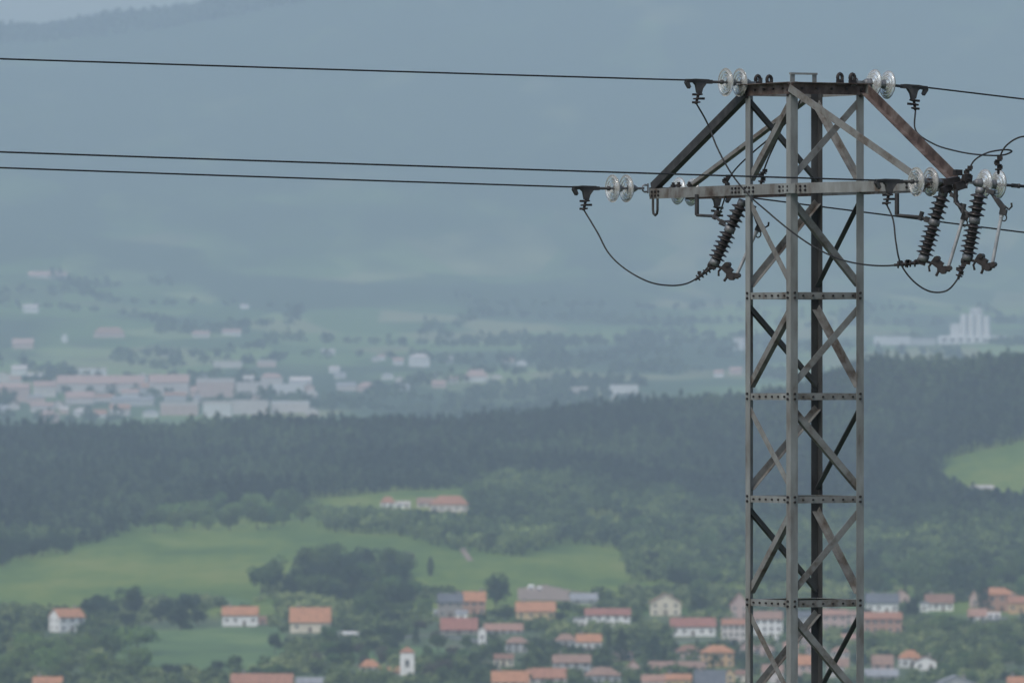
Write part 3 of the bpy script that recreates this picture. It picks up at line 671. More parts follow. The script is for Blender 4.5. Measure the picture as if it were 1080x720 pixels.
    for i in range(rows):
        for k in range(cols):
            px = -hw + w * (k + .5) / cols; pz = fh * (i + .55)
            if i == 0 and k == dcol and rows >= 1 and fh > 1.9: inst('door', DOORM, t, (px, -hd - .03, 0)); continue
            window(px, -hd - .025, pz, 0)
        if cols > 1 and pane:
            for sd in (-1, 1):
                for k in (-.25, .25): window(sd * (hw + .025), dep * k, fh * (i + .55), R(90) * sd)
    return t

H_ = house
H_('white twin-gabled house with orange roof among dark trees, below the broad green meadow', 70, 666, 38, 16, 8, 'gable', WHITE, ORANGE, 3, 2, 32)
H_('white farmhouse with a long orange roof and dark doorways above a sloping lawn', 253, 660, 37, 12, 8, 'gable', WHITE, ORANGE, 4, 1)
H_('small brown lean-to shed beside the white farmhouse above the lawn', 277, 658, 9, 5, 3, 'gable', BRICK, BROWN, 1, 1, name='shed', chim=False)
H_('cream farmhouse with a tall bright orange roof behind a round green tree', 327, 667, 42, 12, 14, 'gable', CREAM, ORANGE, 3, 1)
H_('white bell tower with a dark belfry opening and small red pyramid roof', 429.5, 712, 15, 24, 6, 'pyramid', WHITE, TERRA, 1, 1, name='bell_tower', dep=4.6, win=(1.2, 2.0))
H_('small white house with hipped roof next to the white bell tower', 390, 709, 21, 6, 7, 'hip', WHITE, ORANGE, 3, 1)
H_('low terracotta-roofed chapel hall joined between bell tower and hipped house', 411, 711, 22, 3.5, 4, 'gable', PINK, ORANGE, 2, 1, name='chapel_hall', chim=False)
H_('long building with a dull red roof cut by the photo edge, below the lawn', 276, 728, 64, 8, 9, 'gable', PALE, TERRA, 5, 1)
H_('grey-lilac outbuilding with a pale post beside the long dull red roof', 328, 727, 30, 7, 5, 'gable', GREYW, GREYR, 3, 1, name='outbuilding', chim=False)
H_('house showing only a small orange roof below the pale green trees', 50, 726, 30, 6, 6, 'gable', PALE, ORANGE, 3, 1)
H_('dark stone house with half grey and half orange roof beside the big dark tree', 475, 651, 26, 17, 8, 'gable', STONE, SLATE, 3, 2)
H_('orange-roofed house with white windows joined to the dark stone house', 500, 648, 24, 15, 9, 'gable', BRICK, ORANGE, 3, 2, win=(1.2, 1))
H_('small white hut in front of the stone house and orange-roofed house', 487, 654, 12, 7, 3, 'gable', WHITE, GREYR, 1, 1, name='hut', chim=False)
H_('tiny white hut in the trees beside the dark stone house', 460, 649, 5, 4, 2, 'gable', WHITE, GREYR, 1, 1, name='hut', chim=False, door=False)
H_('barn with a wide dark red roof and dark walls by the village road', 484, 669, 38, 6, 11, 'gable', STONE, REDR, 3, 1, name='barn', chim=False)
H_('long low building with a thin salmon roof beside the barn with dark red roof', 531, 668, 40, 4, 6, 'gable', GREYW, PINKR, 5, 1, name='long_building', chim=False)
H_('narrow white windowless gable house standing at the end of the thin salmon roof', 508.5, 679, 8, 14, 3, 'front', WHITE, PALE, 1, 1, door=False, chim=False)
H_('cream-yellow house with a broad salmon-red roof below the grazing field', 565, 653, 41, 9, 9, 'gable', YEL, ORANGE, 4, 1)
H_('long white villa with a red roof and three dark windows', 641, 662, 47, 14, 6, 'gable', WHITE, REDR, 5, 2)
H_('white flat-roofed annexe standing at the end of the long white villa', 611, 662, 12, 9, 1.5, 'flat', WHITE, GREYR, 2, 1, name='annexe')
H_('small white house with an orange roof standing below the long white villa', 621, 686, 26, 10, 7, 'gable', WHITE, ORANGE, 3, 1)
H_('cream house with its gable facing out and a low pink-brown roof', 702, 649, 32, 14, 9, 'front', CREAM, PINKR, 3, 2)
H_('long white house with a bright red roof above a small green lawn', 731, 671, 47, 11, 8, 'gable', WHITE, REDR, 5, 1)
H_('ochre-yellow cubic house with a shallow hipped tile roof', 757, 703, 34, 15, 7, 'hip', ORANGEW, ORANGE, 4, 2)
H_('house with slate-blue walls under a dull pink-brown roof', 603, 711, 39, 13, 7, 'gable', GREYW, DULL, 4, 2)
H_('wide building with an orange roof on the bottom edge, lower half of a stepped pair', 538, 727, 38, 9, 10, 'gable', PALE, ORANGE, 4, 1)
H_('wide building with a brighter orange roof, upper half of a stepped pair', 577, 721, 40, 7, 9, 'gable', PALE, TERRA, 4, 1)
H_('house with a rounded dull terracotta roof and grey walls below the small white house', 636, 721, 36, 9, 8, 'hip', GREYW, DULL, 4, 1)
H_('narrow pink house with a steep reddish roof amid the lower village trees', 668, 711, 13, 8, 7, 'front', PINK, TERRA, 2, 1)
H_('long low barn with a brownish roof in front of the ochre-yellow house', 714, 708, 58, 4, 6, 'gable', BRICK, DULL, 6, 1, name='barn', chim=False)
H_('house with a yellow wall and thin orange roof on the bottom edge', 715, 728, 28, 12, 5, 'gable', YEL, ORANGE, 3, 1)
H_('low house with a plain salmon roof beside the yellow-walled one', 689, 730, 24, 12, 6, 'gable', PALE, PINKR, 3, 1)
H_('building with a large blue-grey slate roof below the ochre-yellow house', 749, 728, 32, 8, 13, 'gable', GREYW, SLATE, 3, 1)
H_('small yellow house with a reddish cap roof beside the blue-grey slate roof', 770, 724, 10, 13, 5, 'front', YEL, TERRA, 1, 2)
H_('house with a steep red gable roof just beside the pylon leg', 780, 652, 20, 14, 13, 'front', PINK, TERRA, 2, 2)
H_('pale three-storey block with a terracotta roof beside the pylon leg', 774, 680, 25, 22, 5, 'gable', PALE, TERRA, 4, 3, name='apartment_block')
H_('white three-storey block under a dull brown roof, seen through the pylon', 810, 674, 30, 22, 7, 'gable', WHITE, DULL, 4, 3, name='apartment_block')
H_('grey-white house seen through the pylon between its two middle legs', 849, 668, 18, 18, 5, 'gable', GREYW, SLATE, 2, 2)
H_('house with an orange roof and pink wall seen through the foot of the pylon', 847, 716, 26, 16, 9, 'gable', PINK, ORANGE, 3, 2)
H_('house with a dull red roof at the foot of the pylon, behind trees', 815, 722, 22, 14, 7, 'gable', PALE, DULL, 2, 1)
H_('pale pink house seen between the rear legs of the pylon', 880, 664, 26, 16, 5, 'gable', PINK, PINKR, 3, 2)
H_('cream house with a faded roof under the lowest brace crossing of the pylon', 884, 714, 22, 12, 8, 'gable', PALE, DULL, 3, 1)
H_('white building with a grey slate roof and a row of dark windows beside the pylon', 931, 647, 34, 12, 9, 'gable', WHITE, SLATE, 4, 1)
H_('long brick building with a terracotta roof in front of the slate-roofed white one', 931, 668, 40, 16, 6, 'gable', BRICK, TERRA, 5, 2, win=(1.1, 1))
H_('small house with a pinkish roof peeping above trees behind the slate-roofed white one', 951, 636, 16, 8, 6, 'front', PINK, PINKR, 2, 1)
H_('white house with a dark brown roof and a tall white gable chimney block', 991, 644, 29, 9, 8, 'gable', WHITE, BROWN, 4, 1)
H_('small white annexe house stepping down from the dark-roofed white house', 975, 645, 9, 8, 2, 'flat', WHITE, GREYR, 1, 1, name='annexe')
H_('large brick house with an overhanging orange hipped roof behind a dark conifer', 1052, 645, 38, 18, 7, 'hip', BRICK, ORANGE, 4, 2)
H_('orange-walled house cut by the photo edge next to the large brick house', 1077, 647, 26, 12, 6, 'gable', ORANGEW, TERRA, 3, 1)
H_('narrow terracotta house half hidden by the dark conifer', 1028, 640, 10, 10, 7, 'front', PINK, TERRA, 1, 1)
H_('low white cottage with a pinkish-red roof below the dark conifer', 1031, 655, 19, 6, 7, 'gable', WHITE, PINKR, 2, 1, name='cottage')
H_('low white garden building beside the pinkish-red roofed cottage', 1048, 652, 14, 4, 2, 'gable', WHITE, PALE, 2, 1, name='garden_building', chim=False)
H_('white house with a bright orange hipped roof behind its wide white gable', 960, 704, 24, 10, 8, 'hip', WHITE, ORANGE, 3, 1, 12)
H_('wide white gabled wing with two dark windows adjoining the bright orange hipped roof', 976, 707, 23, 10, 5, 'front', WHITE, BROWN, 2, 1)
H_('low white wall-like building under a grey roof near the pylon foot', 930, 720, 34, 8, 6, 'gable', PALE, GREYR, 3, 1, name='long_building', chim=False)
H_('house with a faded brown-pink roof near the pylon foot, above the grey-roofed building', 931, 706, 22, 6, 9, 'gable', PINK, DULL, 2, 1)
H_('building with a wide dark grey pitched roof on the bottom edge', 1008, 728, 46, 6, 9, 'front', GREYW, GREYR, 3, 1)
H_('house with an orange roof in the bottom corner of the photo', 1076, 729, 26, 9, 6, 'gable', PALE, ORANGE, 2, 1)
H_('white farmhouse with a red roof at the top of the hedged slope', 409, 539, 15, 9, 6, 'hip', WHITE, TERRA, 2, 2)
H_('low white shed beside the red-roofed white farmhouse on the slope', 425, 536, 15, 5, 2, 'gable', WHITE, PALE, 2, 1, name='shed', chim=False)
H_('broad farmhouse with a sweeping red-brown hipped roof under the dark forest', 474, 540, 40, 8, 9, 'hip', PALE, TERRA, 5, 1)
H_('dark red-roofed wing joined to the broad hipped farmhouse below the forest', 449, 535, 18, 5, 5, 'gable', PALE, DULL, 2, 1, name='farm_wing', chim=False)
H_('grey-roofed barn at the lower edge of the bright meadow', 616, 637, 28, 5, 6, 'gable', GREYW, GREYR, 2, 1, name='barn', chim=False)
H_('tiny white hut on the lower meadow edge, first of two', 560, 622, 6, 3.5, 1.5, 'gable', WHITE, WHITE, 1, 1, name='hut', chim=False, door=False)
H_('tiny white hut on the lower meadow edge, smaller second of two', 569, 623, 4, 3, 1.2, 'gable', WHITE, WHITE, 1, 1, name='hut', chim=False, door=False)
H_('low pale stone barn at the foot of the bright clearing in the forest', 1036, 517, 24, 3, 2, 'gable', PALE, PALE, 2, 1, name='barn', chim=False)
H_('low whitewashed outbuilding beside the farm track under the dark clump', 366, 671, 24, 3, 1.5, 'gable', WHITE, WHITE, 2, 1, name='outbuilding', chim=False)

# far town and hillside
def far(label, u, v, w, wall, roof, kind, wc, rc, cols=5, rows=3, name='house', cat=None):
    return house(label, u, v, w, wall, roof, kind, wc, rc, cols, rows, 0, name, cat, 6300, None if w < 14 else 14, None, False, False, False, (1.3, 1.1))
AB = 'apartment_block'
LP = (.52, .49, .48); PK = (.48, .37, .34); PR = (.40, .285, .255); LW = (.60, .61, .62)
far('pink apartment block at the town end cut by the photo edge', 14, 424, 34, 15, 5, 'gable', PK, PR, 7, 4, AB)
far('pinkish apartment block behind a dark tree at the near end of town', 47, 419, 24, 12, 5, 'gable', LP, PR, 5, 4, AB)
far('long apartment block with a continuous pink roof, longest in the town', 106, 414, 92, 10, 8, 'gable', LP, PR, 20, 3, AB)
far('apartment block with a pink roof and pale walls in front of the longest block', 84, 426, 30, 7, 6, 'gable', LP, PR, 7, 2, AB)
far('white low hall behind the longest pink-roofed block', 97, 396, 30, 6, 2, 'flat', LW, LP, 6, 1, 'hall')
far('white house on the hillside above the pink apartment block at the town end', 20, 396, 16, 7, 4, 'gable', LW, LP, 3, 2)
far('salmon house at the forest skyline in the lowest dip', 51, 446, 22, 8, 5, 'hip', PK, PR, 4, 2)
far('pink-roofed apartment block joined to the longest block, before the dark gap', 178, 417, 42, 14, 8, 'gable', LP, PR, 9, 4, AB)
far('pink-walled apartment block standing just after the dark gap', 227, 419, 40, 16, 4, 'flat', PK, LP, 9, 4, AB)
far('pale grey apartment block beside the pink-walled block after the dark gap', 266, 419, 34, 13, 3, 'flat', LP, LP, 8, 3, AB)
far('white flat-roofed long hall standing out at the far end of town', 304, 415, 32, 8, 2, 'flat', LW, LW, 7, 1, 'hall')
far('pale row building at the skyline of firs, below the dark gap', 189, 438, 40, 11, 3, 'flat', PK, LP, 9, 3, AB)
far('white apartment block at the skyline of firs, brightest of its row', 229, 440, 30, 14, 3, 'flat', LW, LP, 7, 4, AB)
far('pale apartment block at the skyline of firs beside the brightest white one', 264, 437, 38, 12, 3, 'flat', LP, LP, 8, 3, AB)
far('long low pale hall at the skyline of firs, last of its row', 306, 435, 40, 10, 2, 'flat', LP, LW, 8, 2, 'hall')
far('pale low house row in the middle of town behind the trees', 140, 428, 44, 7, 3, 'gable', GREYW, GREYR, 9, 2, AB)
far('long farm building with a faint pink roof highest on the hazy slope', 50, 294, 40, 4, 4, 'gable', LP, PR, 6, 1, 'farm_building')
far('white house alone on the hazy slope under the faint pink-roofed farm', 32, 330, 16, 6, 3, 'gable', LW, LP, 3, 2)
far('small white tower-like house in fields above the town', 68, 361, 6, 7, 2, 'front', LW, LP, 1, 2)
far('pair-roofed pink house in fields at the photo edge above the town', 24, 368, 22, 6, 5, 'gable', PK, PR, 4, 2)
far('pinkish farm with a broad roof in the fields above the longest block', 115, 356, 32, 5, 6, 'hip', PK, DULL, 5, 1)
far('pale pink house row in the fields with a bright white end', 212, 356, 18, 4, 3, 'gable', LP, PR, 4, 1)
far('low white house with a pink roof beside the house row in fields', 244, 354, 20, 4, 3, 'gable', LW, PR, 4, 1)
far('bright white cottage in fields above the pink-roofed block', 174, 376, 11, 4, 2, 'gable', LW, LP, 2, 1)
far('tiny white cottage on the upper fields, alone under the plain blue slope', 258, 326, 9, 3, 2, 'gable', LW, LP, 2, 1)
far('pale warehouse with a flat roof half hidden by trees behind the town', 240, 388, 30, 5, 2, 'flat', LP, LP, 6, 1, 'warehouse')
far('pale warehouse with a pinkish wall behind the white long hall', 281, 387, 20, 5, 2, 'flat', PK, LP, 4, 1, 'warehouse')
far('big white house in the wooded middle distance, brightest near the centre', 442, 387, 22, 10, 4, 'hip', LW, LP, 4, 3)
far('small white house beside the big white house in the wooded distance', 420, 385, 11, 5, 3, 'gable', LW, PR, 2, 2)
far('white house under a broad pink roof, standing alone above the forest skyline', 502, 403, 26, 6, 7, 'hip', LW, PR, 4, 2)
far('pink house low on the skyline between two white ones', 463, 409, 15, 4, 4, 'gable', PK, PR, 3, 1)
far('small bright white house low on the forest skyline', 426, 412, 11, 5, 2, 'flat', LW, LW, 2, 2)
far('pale house with a grey roof just above the forest skyline', 365, 412, 20, 6, 3, 'gable', LP, GREYR, 4, 2)
far('pink-roofed house next to the grey-roofed one on the skyline', 386, 413, 20, 5, 5, 'hip', PK, PR, 4, 2)
far('long white house in the fields above the pink-roofed skyline houses', 346, 374, 14, 4, 2, 'gable', LW, LP, 3, 1)
far('small pink house in the fields above the broad pink roof', 536, 384, 12, 4, 2, 'gable', LP, PR, 2, 1)
far('white modern block with one large blue-grey opening on the forest skyline', 658, 421, 30, 13, 2, 'flat', LW, LW, 1, 1, 'office_block', 'office block')
far('pale pink block next to the white modern block on the forest skyline', 612, 424, 17, 13, 3, 'flat', LP, LP, 4, 3, AB)
far('pale house in haze right beside the pylon leg, higher of two', 780, 369, 13, 11, 2, 'flat', LW, LP, 3, 3)
far('small pale house above the forest near the pylon leg, lower of two', 758, 398, 10, 5, 3, 'gable', LW, PR, 2, 2)
far('pale pink low house beside the pylon leg above the firs', 776, 395, 13, 5, 3, 'gable', PK, PR, 3, 1)
far('long white factory hall in haze between the pylon and the silos', 941, 364, 38, 7, 2, 'flat', LW, LW, 8, 1, 'factory_hall', 'hall')
far('faint blue-grey hall between the white factory hall and the silos', 974, 364, 26, 6, 2, 'flat', GREYW, GREYR, 5, 1, 'factory_hall', 'hall')
def fits(u, v, w, h):
    return not any(abs((u0 + u1) / 2 - u) < (u1 - u0 + w) * .42 and abs((v0 + v1) / 2 - (v - h / 2)) < (v1 - v0 + h) * .36 for (u0, v0, u1, v1, *_r) in rects)
def filler(n, box, wr, wallr, roofr, label, group, far_, walls, roofs):
    c = 0
    for _ in range(n * 60):
        if c >= n: break
        u = rng.uniform(box[0], box[2]); v = rng.uniform(box[1], box[3]); w = rng.uniform(*wr); wa = rng.uniform(*wallr); ro = rng.uniform(*roofr)
        if not fits(u, v, w, wa + ro): continue
        o = house(label, u, v, w, wa, ro, rng.choice(('gable', 'gable', 'hip', 'front')), rng.choice(walls), rng.choice(roofs), max(2, int(w / 6)), 2 if wa > 9 else 1, 0, 'house', None, 6300 if far_ else 2400, None, group, not far_, False, not far_)
        c += 1
filler(30, (-5, 402, 330, 441), (9, 24), (4, 8), (2.5, 4.5), 'little pale house crowded among the apartment blocks of the far town', 'little houses of the far town', True, (LP, PK, LW, GREYW), (PR, PINKR, LP, GREYR))
filler(12, (340, 380, 560, 414), (6, 13), (3, 5), (1.5, 3), 'tiny pale house scattered in the wooded haze above the forest skyline', 'tiny houses in the wooded haze', True, (LP, LW), (PR, LP, GREYR))
filler(7, (530, 682, 800, 722), (16, 26), (7, 10), (4, 7), 'modest house with a faded roof squeezed between trees of the village centre', 'modest houses of the village centre', False, (PALE, PINK, CREAM, GREYW), (DULL, PINKR, TERRA, BROWN))
filler(7, (790, 655, 905, 720), (15, 22), (8, 13), (4, 6), 'modest pinkish house seen between the pylon legs', 'modest houses behind the pylon legs', False, (PALE, PINK), (DULL, PINKR))
# silo works
d = gd(1026, 362, 6300); ppm = F / d; p = W(1026, 362, d)
t = empty('silo_works', (p.x, p.y + 10, p.z), 0, 'white stepped silo works rising out of the haze above the forest skyline', 'silo works')
def blk(nm, u0, u1, v0, v1, dep, yo, mat, par=t):
    m = MB(); m.box((((u0 + u1) / 2 - 1026) / ppm, yo, ((362 - v0) / ppm + (362 - v1) / ppm) / 2), ((u1 - u0) / ppm, dep, (v1 - v0) / ppm)); return m.build(nm, mat, par)
LWm = wallm((.60, .60, .60))
blk('base_hall', 990, 1062, 354, 364, 22, 0, wallm((.68, .68, .68)))
for k, (a, b_) in enumerate(((1013.5, 1021), (1021.3, 1029), (1029.3, 1037), (1037.3, 1045))):
    m = MB(); m.lathe([(0, (b_ - a) / 2 / ppm), ((362 - (331 if k < 3 else 333)) / ppm, (b_ - a) / 2 / ppm)], (((a + b_) / 2 - 1026) / ppm, -4 + 0, 0), (0, 0, 1), 20); m.build('silo', LWm, t)
blk('silo_core', 1014, 1044.5, 333, 362, 8, 4.5, LWm); hd_ = blk('head_house', 1024, 1036, 325, 333, 9, 2, LWm); blk('side_tower', 1003, 1013, 341, 354, 12, 0, LWm)
for (u, v) in ((1027, 329), (1033, 329)): blk('window', u - 1, u + 1, v - 1.2, v + 1.2, .3, -2.6, PANE, hd_)
for k in range(8): blk('window', 994 + k * 8.5, 998 + k * 8.5, 357, 360, .3, -11.1, PANE)

# ------------------------------------------------------------------ trees
def crown_np(seed, n, kind, size):
    g = np.random.default_rng(seed)
    if kind == 'round':
        nl = 16; c = g.normal(0, 1, (nl, 3)); c /= np.linalg.norm(c, axis=1)[:, None]; c *= g.uniform(.3, .72, (nl, 1)); c[:, 2] = c[:, 2] * .85
        rad = g.uniform(.24, .44, nl)
        k = g.integers(0, nl, n); dirs = g.normal(0, 1, (n, 3)); dirs /= np.linalg.norm(dirs, axis=1)[:, None]
        P = c[k] + dirs * (rad[k] * g.uniform(.65, 1.05, n))[:, None]
        P[:, 2] = np.maximum(P[:, 2], -.95 + g.uniform(0, .15, n)); out = dirs
        P = P * np.array([.52, .52, .47]) + np.array([0, 0, .53])         # unit tree: height 1, width 1
    elif kind == 'cone':
        t = g.uniform(0, 1, n) ** .8; a = g.uniform(0, 6.283, n); wob = 1 + .3 * np.sin(a * 3 + t * 17)
        r = .5 * (1 - t) ** .75 * g.uniform(.45, 1.05, n) * wob + .015
        P = np.stack([r * np.cos(a), r * np.sin(a), .12 + .88 * t - r * .15], 1); out = np.stack([np.cos(a), np.sin(a), np.full(n, .3)], 1)
    elif kind == 'column':
        t = g.uniform(0, 1, n); a = g.uniform(0, 6.283, n); r = .5 * np.sin(np.pi * (t * .9 + .1)) ** .7 * g.uniform(.5, 1.08, n)
        P = np.stack([r * np.cos(a), r * np.sin(a), .06 + .94 * t], 1); out = np.stack([np.cos(a), np.sin(a), np.full(n, .4)], 1)
    else:  # tall pine: bare stem and a ragged flat-topped head
        nl = 10; c = np.stack([g.normal(0, .2, nl), g.normal(0, .2, nl), g.uniform(.5, .95, nl)], 1); rad = g.uniform(.10, .2, nl)
        k = g.integers(0, nl, n); dirs = g.normal(0, 1, (n, 3)); dirs /= np.linalg.norm(dirs, axis=1)[:, None]
        P = c[k] + dirs * (rad[k] * g.uniform(.5, 1.1, n))[:, None] * np.array([1.4, 1.4, .5]); out = dirs
    return P, out

def leaf_tris(P, out, s, g, wh=1.0):
    """small leaf-clump faces; s in tree units; wh = width / height of the finished tree"""
    n = len(P); nn = out * .7 + g.normal(0, .6, (n, 3)) + np.array([0, 0, .35]); nn /= np.linalg.norm(nn, axis=1)[:, None]
    r = g.normal(0, 1, (n, 3)); a = np.cross(nn, r); a /= np.linalg.norm(a, axis=1)[:, None]; b_ = np.cross(nn, a)
    ss = s * g.uniform(.6, 1.35, (n, 1))
    return np.stack([P - a * ss * .6 - b_ * ss * .5, P + a * ss * .65 - b_ * ss * .35, P + b_ * ss * .75 + a * ss * .1], 1)   # n,3,3

def tree_meshes(tag_, kind, wm, hm, n, s, mats, count, seed):
    out = []
    for q in range(count):
        g = np.random.default_rng(seed + q); P, o = crown_np(seed + q, n, kind, s); P = P * np.array([wm, wm, hm]); T = leaf_tris(P, o, s, g).reshape(-1, 3)
        cm = {m_: mesh_np('crown', T, np.arange(len(T)).reshape(-1, 3), m_) for m_ in mats}
        m = MB(); top = .5 if kind == 'round' else .9
        bend = [Vector((g.normal(0, .02) * wm, g.normal(0, .02) * wm, hm * z)) for z in (-.05, .1, .25, top * .7, top)]
        m.tube(bend, 0, 7, True, [hm * .032, hm * .026, hm * .021, hm * .014, hm * .005])
        for k in range(6):
            a = k * 1.05 + g.uniform(-.3, .3); z = (.26 + .05 * k) * hm if kind == 'round' else (.35 + .09 * k) * hm
            ln = wm * (.36 if kind == 'round' else .22 if kind == 'pine' else .16)
            m.tube([Vector((0, 0, z)), Vector((math.cos(a) * ln * .5, math.sin(a) * ln * .5, z + hm * .07)), Vector((math.cos(a) * ln, math.sin(a) * ln, z + hm * .18))], 0, 5, True, [hm * .011, hm * .008, hm * .003])
        out.append((m.mesh('trunk', BARK), cm))
    return out
TREES = {'broadleaf_tree': tree_meshes('b', 'round', 8, 8.5, 1500, .42, (L_DARK, L_MID, L_PALE, L_BROWN), 6, 100),
         'conifer_tree': tree_meshes('c', 'cone', 6, 12, 1200, .45, (L_DARK, L_MID), 3, 200),
         'cypress_tree': tree_meshes('y', 'column', 2.6, 10, 900, .32, (L_DARK,), 2, 300),
         'pine_tree': tree_meshes('p', 'pine', 9, 16, 1100, .42, (L_DARK,), 3, 400)}
BASE = {'broadleaf_tree': (8, 8.5), 'conifer_tree': (6, 12), 'cypress_tree': (2.6, 10), 'pine_tree': (9, 16)}
ntree = 0
def tree(kind, u, v, wpx, hpx, mat, label, group=None, dmin=2400, d=None):
    global ntree
    d = d or gd(u, v, dmin); ppm = F / d; x = d * (u - 540) / F; z = float(H(x, d))
    var = TREES[kind][rng.randrange(len(TREES[kind]))]; bw, bh = BASE[kind]
    t = empty(kind, (x, d, z), rng.uniform(0, 6.28), label, 'tree', group); sw, sh = wpx / ppm / bw, hpx / ppm / bh; t.scale = (sw, sw, sh)
    inst('trunk', var[0], t); inst('crown', var[1][mat], t); ntree += 1; return t

def inpoly(x, y, P):
    r = False; j = len(P) - 1
    for i in range(len(P)):
        if (P[i][1] > y) != (P[j][1] > y) and x < (P[j][0] - P[i][0]) * (y - P[i][1]) / (P[j][1] - P[i][1]) + P[i][0]: r = not r
        j = i
    return r
placed = []
def clear_of_houses(u, v, w, h, d):
    x = d * (u - 540) / F
    for (u0, v0, u1, v1, hd, hx, hy, hw) in rects:
        if abs(x - hx) < hw + 2 and abs(d - hy) < hw + 3: return False
        if d < hd + 2:
            ov = max(0, min(u1, u + w * .5) - max(u0, u - w * .5)) * max(0, min(v1, v) - max(v0, v - h))
            if ov > .09 * (u1 - u0) * (v1 - v0): return False
    return True
def grove(n, poly, kinds, mats, wr, hr, label, group, gap=.45):
    us = [p[0] for p in poly]; vs = [p[1] for p in poly]; c = 0
    for _ in range(n * 30):
        if c >= n: break
        u = rng.uniform(min(us), max(us)); v = rng.uniform(min(vs), max(vs))
        if not inpoly(u, v, poly): continue
        w = rng.uniform(*wr); h = w * rng.uniform(*hr); kind = rng.choice(kinds)
        if kind == 'conifer_tree': w *= .6; h = w * rng.uniform(1.7, 2.3)
        if any(abs(u - a) < gap * (w + c_) * .7 and abs(v - b_) < 5 for a, b_, c_ in placed): continue
        d = gd(u, v)
        if not clear_of_houses(u, v, w, h, d): continue
        placed.append((u, v, w)); m_ = rng.choice(mats)
        if kind == 'conifer_tree': m_ = L_DARK
        tree(kind, u, v, w, h, m_, label, group, d=d); c += 1

B = 'broadleaf_tree'; C = 'conifer_tree'
# trees one can pick out
tree(B, 524, 638, 42, 36, L_DARK, 'large dark dome-shaped tree behind the stone house roofs'); placed.append((524, 638, 42))
tree('cypress_tree', 454, 607, 8, 20, L_DARK, 'slim dark cypress alone on the green meadow slope')
tree(B, 93, 657, 28, 28, L_DARK, 'round dark tree right beside the white twin-gabled house'); placed.append((93, 657, 28))
tree(B, 138, 653, 34, 40, L_DARK, 'tall dark tree heading the dark row at the broad meadow edge'); placed.append((138, 653, 34))
tree(B, 10, 668, 22, 26, L_DARK, 'dark tree at the photo edge below the broad meadow'); placed.append((10, 668, 22))
tree(C, 655, 697, 22, 34, L_DARK, 'dark conifer beside the small white house, first of a facing pair'); placed.append((655, 697, 22))
tree(C, 690, 702, 26, 32, L_DARK, 'broad dark conifer facing another across a gap of grey roof'); placed.append((690, 702, 26))
tree(B, 736, 655, 32, 36, L_DARK, 'big dark tree between the gabled cream house and the red house'); placed.append((736, 655, 32))
tree(C, 1037, 646, 22, 36, L_DARK, 'dark conifer standing before the large brick house'); placed.append((1037, 646, 22))
tree(B, 963, 656, 24, 32, L_DARK, 'dark tree between the slate-roofed and the brown-roofed white houses'); placed.append((963, 656, 24))
tree(B, 1036, 718, 26, 36, L_PALE, 'bright yellow-green tree among darker bushes of the lower village'); placed.append((1036, 718, 26))
tree(B, 449, 651, 22, 26, L_PALE, 'bright yellow-green tree beside the dark stone house'); placed.append((449, 651, 22))
tree(B, 344, 682, 36, 26, L_MID, 'round green tree in front of the cream farmhouse with bright orange roof'); placed.append((344, 682, 36))
tree(B, 428, 600, 22, 20, L_BROWN, 'bronze-tinged tree at the meadow end of the dark clump'); placed.append((428, 600, 22))
tree(B, 290, 690, 17, 26, L_DARK, 'dark upright tree on the lawn edge below the brown lean-to shed'); placed.append((290, 690, 17))
tree(B, 145, 690, 50, 34, L_PALE, 'wide pale green tree below the dark row, in the orchard grove'); placed.append((145, 690, 50))
tree(B, 975, 580, 30, 24, L_PALE, 'pale dome of a tree standing out of the wood beside the pylon'); placed.append((975, 620, 40))
for (u, dd, hp, lab) in ((1071, 4720, 36, 'tall ragged pine at the photo edge, topping the forest skyline'), (1058, 4730, 26, 'shorter ragged pine leaning out beside the tallest pine of the skyline')):
    tree('pine_tree', u, 0, hp * .85, hp, L_DARK, lab, d=dd)
grove(9, [(100, 640), (235, 652), (235, 666), (100, 662)], [B], [L_DARK], (20, 32), (.8, 1.1), 'dark rounded tree in the row under the broad meadow', 'dark trees in a row below the broad meadow')
grove(52, [(268, 628), (300, 606), (350, 596), (425, 604), (440, 640), (425, 664), (392, 664), (350, 640), (300, 638)], [B], [L_DARK, L_MID, L_DARK, L_MID], (24, 40), (.75, 1.2), 'dark broadleaf tree in the dense clump between the two meadows', 'trees of the dense clump between the meadows', .16)
grove(24, [(-10, 680), (60, 674), (112, 678), (150, 686), (150, 706), (185, 722), (-10, 724)], [B], [L_MID, L_PALE, L_PALE, L_PALE], (26, 44), (.7, 1.0), 'soft green tree in the orchard grove below the white twin-gabled house', 'trees of the orchard grove', .3)
grove(34, [(335, 556), (420, 560), (470, 575), (545, 584), (575, 572), (545, 560), (480, 552), (420, 548), (340, 548)], [B], [L_DARK, L_MID, L_DARK], (16, 26), (.8, 1.1), 'dense green tree of the hedge below the hipped farmhouse', 'trees of the hedge below the farmhouses', .25)
grove(9, [(-5, 600), (60, 588), (90, 582), (60, 580), (-5, 590)], [B], [L_DARK], (20, 32), (.8, 1.1), 'dark tree at the forest corner by the broad meadow', 'trees at the forest corner', .3)
grove(20, [(160, 564), (250, 560), (330, 555), (330, 549), (240, 546), (165, 550)], [B], [L_PALE, L_PALE, L_MID], (24, 38), (.75, 1.05), 'fresh green tree on the forest edge above the broad meadow', 'fresh green trees on the forest edge', .3)
grove(14, [(395, 549), (520, 551), (540, 556), (420, 553)], [B], [L_DARK, L_MID], (14, 22), (.6, .9), 'low leafy tree half hiding the farmhouse walls on the slope', 'low trees before the slope farmhouses', .3)
